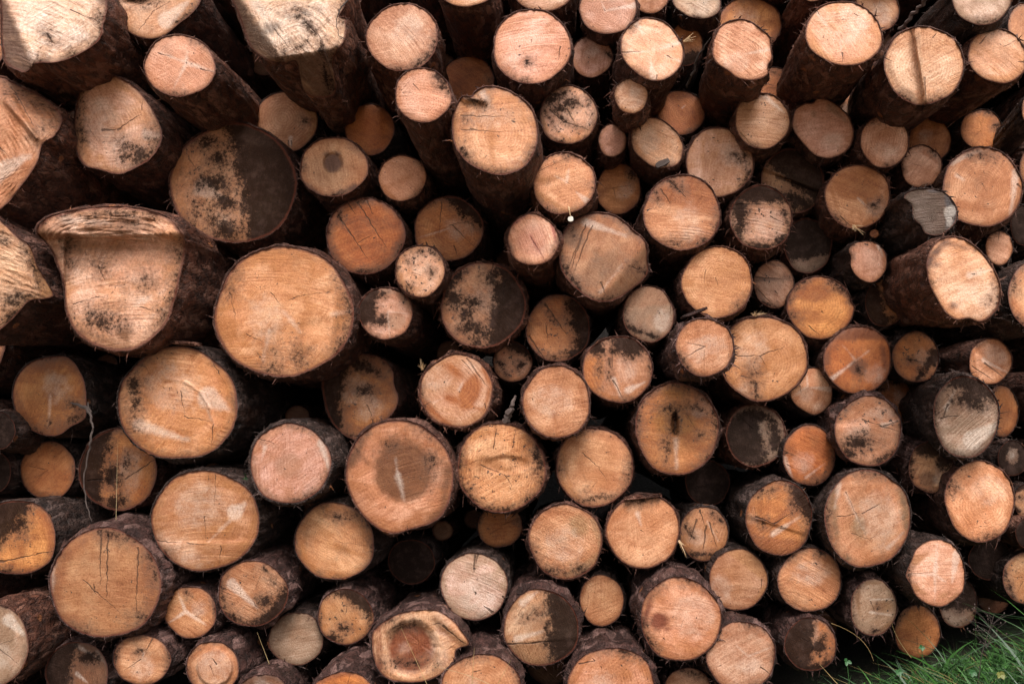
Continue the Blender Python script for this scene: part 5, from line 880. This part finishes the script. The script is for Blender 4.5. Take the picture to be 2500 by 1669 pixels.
def tmesh(name, V, F, T, mat, parent=None, loc=None):
    if loc is not None: V = [Vector(v) - Vector(loc) for v in V]
    o = mesh_obj(name, V, F, mat, parent, smooth=False, loc=loc)
    a = o.data.attributes.new('tint', 'FLOAT', 'POINT'); a.data.foreach_set('value', np.array(T, float)); return o

def grass():
    rnd = random.Random(5); V, F, T = [], [], []
    n = 0
    while n < 13000:
        x = rnd.uniform(.5, 2.4); y = rnd.uniform(-.95, .10)
        dens = min(1, max(0, (x - .55 - .10 * math.sin(y * 5)) / .55)) * (.4 + .6 * mnoise.noise(Vector((x * 4, y * 4, 0))) + .3)
        if rnd.random() > dens: continue
        n += 1
        z = float(ground_z(x, y)); h = rnd.uniform(.03, .12) * (.35 + 1.5 * max(0, .5 + mnoise.noise(Vector((x * 9, y * 9, 2))))) * (.65 + .35 * min(1, max(0, x - .8))) * (1.0 + .9 * max(0, mnoise.noise(Vector((x * 3, y * 3, 5)))))
        h *= 1 + .15 * min(1, max(0, (x - .95) / .5))
        h *= .82
        if rnd.random() < .07: h *= 1.9
        p0 = Vector((x, y, z - .01)); a = rnd.uniform(0, 6.28); ln = rnd.uniform(.1, 1.8) * h
        p1 = p0 + Vector((math.cos(a) * ln * .5, math.sin(a) * ln * .5, h)); be = Vector((math.cos(a), math.sin(a), -.55)) * ln * rnd.uniform(.3, 1.0)
        ribbon(V, F, T, p0, p1, be, rnd.uniform(.0010, .0030) * rnd.choice([1, 1, 1.5, 2.4]), 5, max(0, min(1.6, abs(rnd.gauss(0, .55)))), up=Vector((math.sin(a + 1), math.cos(a + 1), .1)))
    # low mossy leaflets between the blades
    for _ in range(5000):
        x = rnd.uniform(.6, 2.9); y = rnd.uniform(-1.5, .1); z = float(ground_z(x, y)) + rnd.uniform(0, .035); r = rnd.uniform(.004, .011); a = rnd.uniform(0, 6.28); n0 = len(V); tt = rnd.random() ** 2
        u = Vector((math.cos(a), math.sin(a), rnd.uniform(-.5, .6))) * r; v = Vector((-math.sin(a), math.cos(a), rnd.uniform(-.5, .6))) * r * .6; c = Vector((x, y, z))
        for q in (c - u, c - v, c + u, c + v): V.append(q)
        T += [tt] * 4; F.append((n0, n0 + 1, n0 + 2, n0 + 3))
    tag(tmesh('grass', V, F, T, M_GRASS), 'rough dark green grass growing at the foot of the pile in the lower right', 'grass', kind='stuff')
    V, F, T = [], [], []
    for _ in range(420):
        x = rnd.uniform(.7, 2.4); y = rnd.uniform(-.8, .05); z = float(ground_z(x, y)); h = rnd.uniform(.03, .13); a = rnd.uniform(0, 6.28); q = Vector((math.cos(a), math.sin(a), 0))
        p0 = Vector((x, y, z)); ribbon(V, F, T, p0, p0 + q * h * rnd.uniform(.3, 1.4) + Vector((0, 0, h)), (q - Vector((0, 0, .8))) * h * .4, rnd.uniform(.0010, .0022), 5, rnd.random(), up=Vector((-q.y, q.x, .1)))
    tag(tmesh('dry_grass', V, F, T, M_DRY), 'dry yellow blades scattered through the green grass at the lower right', 'dry grass', kind='stuff')
    # sparse turf and litter on the ground the photographer stood on
    V, F, T = [], [], []
    for _ in range(5000):
        x = rnd.uniform(-3.2, 3.6); y = rnd.uniform(-4.2, -.25)
        if x > .4 and y > -1.6: continue
        z = float(ground_z(x, y)); h = rnd.uniform(.02, .06); a = rnd.uniform(0, 6.28)
        p0 = Vector((x, y, z - .005)); ribbon(V, F, T, p0, p0 + Vector((math.cos(a) * h * .6, math.sin(a) * h * .6, h)), Vector((math.cos(a), math.sin(a), -.4)) * h * .6, .0028, 3, rnd.random(), up=Vector((math.sin(a + 1), math.cos(a + 1), .1)))
    tag(tmesh('short_turf', V, F, T, M_GRASS), 'short sparse turf on the ground in front of the pile', 'turf', kind='stuff')
grass()

def tube(V, F, T, pts, rads, n=6, tint=.5):
    n0 = len(V); k = len(pts)
    for i, p in enumerate(pts):
        d_ = (pts[min(i + 1, k - 1)] - pts[max(i - 1, 0)]).normalized(); s = d_.cross(Vector((.3, 1, .2))).normalized(); u = d_.cross(s)
        for j in range(n):
            a = 6.283 * j / n; V.append(p + (s * math.cos(a) + u * math.sin(a)) * rads[i]); T.append(tint)
    for i in range(k - 1):
        for j in range(n):
            j2 = (j + 1) % n; F.append((n0 + i * n + j, n0 + i * n + j2, n0 + (i + 1) * n + j2, n0 + (i + 1) * n + j))

def line_thing(name, label, cat, pts, rads, mat, group=None, n=6, extra=None, tint=.5, wob=0):
    V, F, T = [], [], []; P = [Vector(p) for p in pts]
    if wob:
        rnd = random.Random(len(label)); Q = []
        for i in range(len(P) - 1):
            for q in range(4):
                Q.append(P[i].lerp(P[i + 1], q / 4) + Vector((rnd.uniform(-1, 1), rnd.uniform(-1, 1), rnd.uniform(-1, 1))) * wob)
        Q.append(P[-1]); rads = list(np.interp(np.linspace(0, 1, len(Q)), np.linspace(0, 1, len(rads)), rads)); P = Q
    tube(V, F, T, P, rads, n, tint)
    if extra: extra(V, F, T)
    o = tmesh(name, V, F, T, mat, loc=P[0]); tag(o, label, cat, group); return o

# dry stalks hanging or growing in front of the bottom rows
G_ST = 'dry grass stalks in front of the logs'
def stalk(tile, label, x0, y0, x1, y1, Y0, Y1, r=.0011, bendx=0):
    a = tp(tile, x0, y0, Y0); b = tp(tile, x1, y1, Y1); m = (a + b) / 2 + Vector((bendx, 0, abs(bendx) * .4))
    pts = [(a * (1 - t) * (1 - t) + m * 2 * t * (1 - t) + b * t * t) for t in np.linspace(0, 1, 9)]
    line_thing('grass_stalk', label, 'stalk', pts, list(np.linspace(r, r * .35, 9)), M_DRY, G_ST, 4, tint=.7)
stalk('J', 'long straight straw stalk leaning across the rotten centre of the hollow log', 1175, 1610, 990, 1205, -.30, -.30)
stalk('J', 'upright straw stalk in front of the plain tan log cut by the bottom edge', 1440, 1620, 1458, 1335, -.34, -.33)
stalk('J', 'faint straw stalk slanting to the upper right over the bottom plain tan log', 1590, 1600, 1690, 1415, -.34, -.33, .0009)
stalk('J', 'low curved straw blade lying between the hollow log and the plain tan log', 1560, 1570, 1180, 1450, -.34, -.30, .0009, .02)
stalk('I', 'thin straw hanging in front of the half black log with the branching crack', 740, 532, 750, 40, .03, .10, .0009)
stalk('I', 'short orange straw standing beside the plain greyish egg shaped log', 1722, 1450, 1640, 1235, -.02, -.02, .0012)
stalk('L', 'long straw arching to the right above the grass under the wavy saw lined log', 600, 1180, 870, 1420, -.12, -.45, .0011, .05)
stalk('L', 'straw with a bent tip rising in front of the dim amber log in the grass', 1110, 1400, 985, 1175, -.35, -.40, .0011, -.02)
stalk('L', 'pale short straw at the foot of the log sitting in the grass', 640, 1568, 525, 1440, -.40, -.42, .0014)

# hanging bark strip and twigs
line_thing('bark_strip', 'long grey strip of bark hanging in front of the half black log', 'bark strip',
           [tp('E', 560, 1262, .02), tp('E', 578, 1330, -.02), tp('E', 592, 1420, -.03), tp('E', 580, 1500, -.03), tp('I', 560, 120, -.02), tp('I', 535, 250, -.02), tp('I', 540, 400, -.02), tp('I', 585, 530, -.03)],
           [.002, .005, .0035, .0045, .003, .0025, .0025, .001], M_TWIG, wob=.003, tint=.35)
line_thing('bark_shred', 'dark hooked shred of bark across the straight edged amber log', 'bark strip',
           [tp('E', 450, 1262, .085), tp('E', 500, 1275, .05), tp('E', 560, 1300, .0), tp('E', 572, 1330, -.02)], [.002, .006, .009, .004], M_TWIG, wob=.002, tint=.1)
line_thing('twig', 'peeling whitish twig slanting through the dark gap at the top right', 'twig',
           [tp('D', 1040, 190, -.15), tp('D', 1100, 120, -.2), tp('D', 1150, 60, -.24), tp('D', 1205, -10, -.3)], [.006, .007, .006, .008], M_TWIG, wob=.005, tint=1)
line_thing('twig', 'thick purple grey piece of twisted bark leaning in the dark gap below the centre', 'twig',
           [tp('F', 1655, 1385, -.02), tp('F', 1680, 1330, -.04), tp('F', 1705, 1270, -.05), tp('F', 1722, 1215, -.04)], [.014, .013, .008, .004], M_TWIG, wob=.004, tint=.9)
line_thing('twig', 'black wiry twig beside the pale log with the notched rim, near the top', 'twig',
           [tp('C', 1240, 560, -.1), tp('C', 1280, 480, -.16), tp('C', 1330, 350, -.22), tp('C', 1400, 240, -.28)], [.003, .005, .004, .002], M_TWIG, wob=.004, tint=.1)
line_thing('root_fibre', 'tangled black root fibre against the bark right of the broken white log', 'fibre',
           [tp('B', 655, -10, -.44), tp('B', 600, 70, -.46), tp('B', 575, 150, -.46), tp('B', 600, 230, -.45), tp('B', 650, 260, -.42)], [.003, .002, .0015, .0012, .0008], M_TWIG, wob=.003, tint=.0)
def chip(name, label, cat, tile, cx, cy, Y, w_, h_, t_, mat, seed, rotz=0.0, group=None):
    rnd = random.Random(seed); c = tp(tile, cx, cy, Y); k = (3 + Y) / FPX / TK; V = []; n = 10
    for s in (-1, 1):
        for j in range(n):
            a = 6.283 * j / n; q = max(abs(math.cos(a)), abs(math.sin(a))) ** .8; rr_ = rnd.uniform(.88, 1.1)
            X, Z = math.cos(a) / q * w_ * k * rr_, math.sin(a) / q * h_ * k * rr_
            V.append(c + Vector((X * math.cos(rotz) - Z * math.sin(rotz), s * t_ + rnd.uniform(-.3, .3) * t_, X * math.sin(rotz) + Z * math.cos(rotz))))
    F = [tuple(range(n - 1, -1, -1)), tuple(range(n, 2 * n))] + [(j, (j + 1) % n, n + (j + 1) % n, n + j) for j in range(n)]
    return tag(tmesh(name, V, F, [rnd.random() for _ in V], mat, loc=c), label, cat, group)
chip('wood_chip', 'small square white wood chip dangling under the orange log with the bright wedge', 'wood chip', 'C', 505, 1398, -.17, 17, 16, .006, M_WHITE, 3)
line_thing('wood_fibre', 'pale frayed fibre from which the small white chip dangles', 'fibre', [tp('C', 492, 1318, -.165), tp('C', 497, 1345, -.175), tp('C', 503, 1380, -.172)], [.0035, .002, .0012], M_WOOD, wob=.001)
chip('bark_scrap', 'dark ragged bark scrap stuck on the bottom of the log with bold curved saw lines', 'bark scrap', 'C', 1092, 1042, -.10, 50, 20, .006, M_TWIG, 8, .45)
chip('bark_scrap', 'flat reddish bark piece lying on top of the large cream log with the arched ridge', 'bark scrap', 'E', 1187, 884, -.06, 92, 13, .02, BARK['red'], 4, -.06)
chip('bark_scrap', 'lifted orange brown bark flap on the top rim of the yellowish tan log', 'bark scrap', 'K', 965, 372, -.075, 112, 11, .012, BARK['red'], 6, .10)
chip('bark_scrap', 'dark bark scrap lying on top of the log with thick purple flaking bark', 'bark scrap', 'G', 1290, 690, -.20, 90, 11, .012, BARK['scaly'], 7, .35)
def tuft(name, label, tile, cx, cy, Y, dirs, mat, seed, cat='splinters'):
    rnd = random.Random(seed); V, F, T = [], [], []; c = tp(tile, cx, cy, Y); k = (3 + Y) / FPX / TK
    for dx, dy in dirs:
        for _ in range(3):
            p0 = c + Vector((rnd.uniform(-6, 6) * k, 0, rnd.uniform(-6, 6) * k)); p1 = c + Vector(((dx + rnd.uniform(-8, 8)) * k, rnd.uniform(-.03, .0), -(dy + rnd.uniform(-8, 8)) * k))
            tube(V, F, T, [p0, p0.lerp(p1, .5) + Vector((rnd.uniform(-4, 4) * k, 0, rnd.uniform(-4, 4) * k)), p1], [.0012, .0009, .0003], 4, rnd.random())
    tag(tmesh(name, V, F, T, mat, loc=c), label, cat)
tuft('splinter_tuft', 'tuft of white splinters hanging from the bottom of the bright orange log on the right', 'D', 740, 1440, -.10, [(0, 42), (20, 34), (55, 60), (40, 12), (-8, 28)], M_WOOD, 1)
tuft('splinter_tuft', 'pale splinters sticking out of the right rim of the cream log with white rays', 'C', 1225, 265, -.30, [(60, -30), (75, -15), (45, -32), (55, 5)], M_WOOD, 2)
tuft('splinter_tuft', 'curled pale fibres on the lower right rim of the yellowish tan log', 'K', 1195, 655, -.07, [(30, 20), (25, 60), (35, 90)], M_WOOD, 3)
tuft('splinter_tuft', 'dry bark splinters standing on the left rim of the glossy orange log', 'F', 1125, 1050, -.03, [(-5, -60), (10, -40), (30, -30), (-15, -30)], M_WOOD, 4)
tuft('splinter_tuft', 'frayed fibres on the upper rim of the golden log with the ring scar', 'H', 110, 705, .0, [(-20, -20), (10, -22), (40, -18), (70, -6)], M_WOOD, 5)
tuft('needle_tuft', 'small grey green lichen tuft between the two large logs in the lower left', 'I', 1570, 255, -.02, [(0, -30), (12, 20), (-12, 10), (8, -12)], M_LEAF, 6, 'lichen')

def weed(label, tile, cx, cy, Y, leaves, mat, r):
    c = tp(tile, cx, cy, Y); gz = float(ground_z(c.x, c.y)); root = empty('weed', Vector((c.x, c.y, gz))); tag(root, label, 'weed', 'small leafy weeds in the grass'); org = root.location.copy()
    V, F, T = [], [], []; tube(V, F, T, [Vector((0, 0, 0)), Vector((.004, -.004, (c.z - gz) * .6)), c - org], [.0018, .0014, .001], 5, .3)
    tmesh('stem', V, F, T, M_GRASS, root)
    rnd = random.Random(int(cx))
    for i in range(leaves):
        V, F, T = [], [], []; a = 6.283 * i / leaves + rnd.uniform(-.3, .3); dr = Vector((math.cos(a), -.35 + .3 * math.sin(a), .55 * math.sin(a))).normalized(); sd = dr.cross(Vector((0, -1, .35))).normalized(); p = c - org; m = 8
        ctr = [p + dr * r * t for t in np.linspace(.05, 1.1, m)]; wd = [r * .42 * math.sin(math.pi * min(1, t * .95 + .04)) ** .7 * (1 + .16 * (-1) ** q) for q, t in enumerate(np.linspace(0, 1, m))]
        for q in range(m):
            dz = Vector((0, 0, -.25 * r * (q / m) ** 2)); V += [ctr[q] - sd * wd[q] + dz + Vector((0, 0, wd[q] * .3)), ctr[q] + dz, ctr[q] + sd * wd[q] + dz + Vector((0, 0, wd[q] * .3))]; T += [.7, .2, .7]
        for q in range(m - 1):
            F += [(3 * q, 3 * q + 1, 3 * q + 4, 3 * q + 3), (3 * q + 1, 3 * q + 2, 3 * q + 5, 3 * q + 4)]
        tmesh('leaf', V, F, T, mat, root)
weed('bright green lobed weed in the grass below the dim amber log', 'L', 1030, 1490, -.28, 5, M_LEAF, .012)
weed('bright green weed near the bottom edge on the right side of the grass', 'L', 1500, 1495, -.30, 6, M_LEAF, .012)
weed('yellow green pointed weed low in the grass at the lower right', 'L', 1680, 1510, -.30, 5, M_LEAFY, .014)
weed('broad dull green leafed weed at the left end of the grass', 'L', 700, 1425, -.22, 3, M_LEAF, .013)
weed('small green weed in front of the dim amber log behind the grass', 'L', 1175, 1335, -.30, 4, M_LEAF, .010)
def seedhead():
    rnd = random.Random(9); V, F, T = [], [], []; b0 = tp('L', 1500, 1330, -.25); t0 = tp('L', 1640, 1120, -.25)
    b0.z = float(ground_z(b0.x, b0.y)); tube(V, F, T, [b0, b0.lerp(t0, .5) + Vector((-.01, 0, .01)), t0], [.0014, .0011, .0007], 5, .2)
    for _ in range(26):
        s = b0.lerp(t0, rnd.uniform(.6, 1)); e = s + Vector((rnd.uniform(-.07, .07), rnd.uniform(-.03, .03), rnd.uniform(.0, .06))); tube(V, F, T, [s, s.lerp(e, .5) + Vector((0, 0, .006)), e], [.0006, .0005, .0004], 4, .2)
        tube(V, F, T, [e, e + Vector((.001, 0, .003)), e + Vector((.002, 0, .006))], [.0006, .0022, .0006], 5, .6)
    tag(tmesh('grass_seed_head', V, F, T, M_TWIG, loc=b0), 'airy brown grass seed head rising from the grass at the lower right', 'seed head')
seedhead()
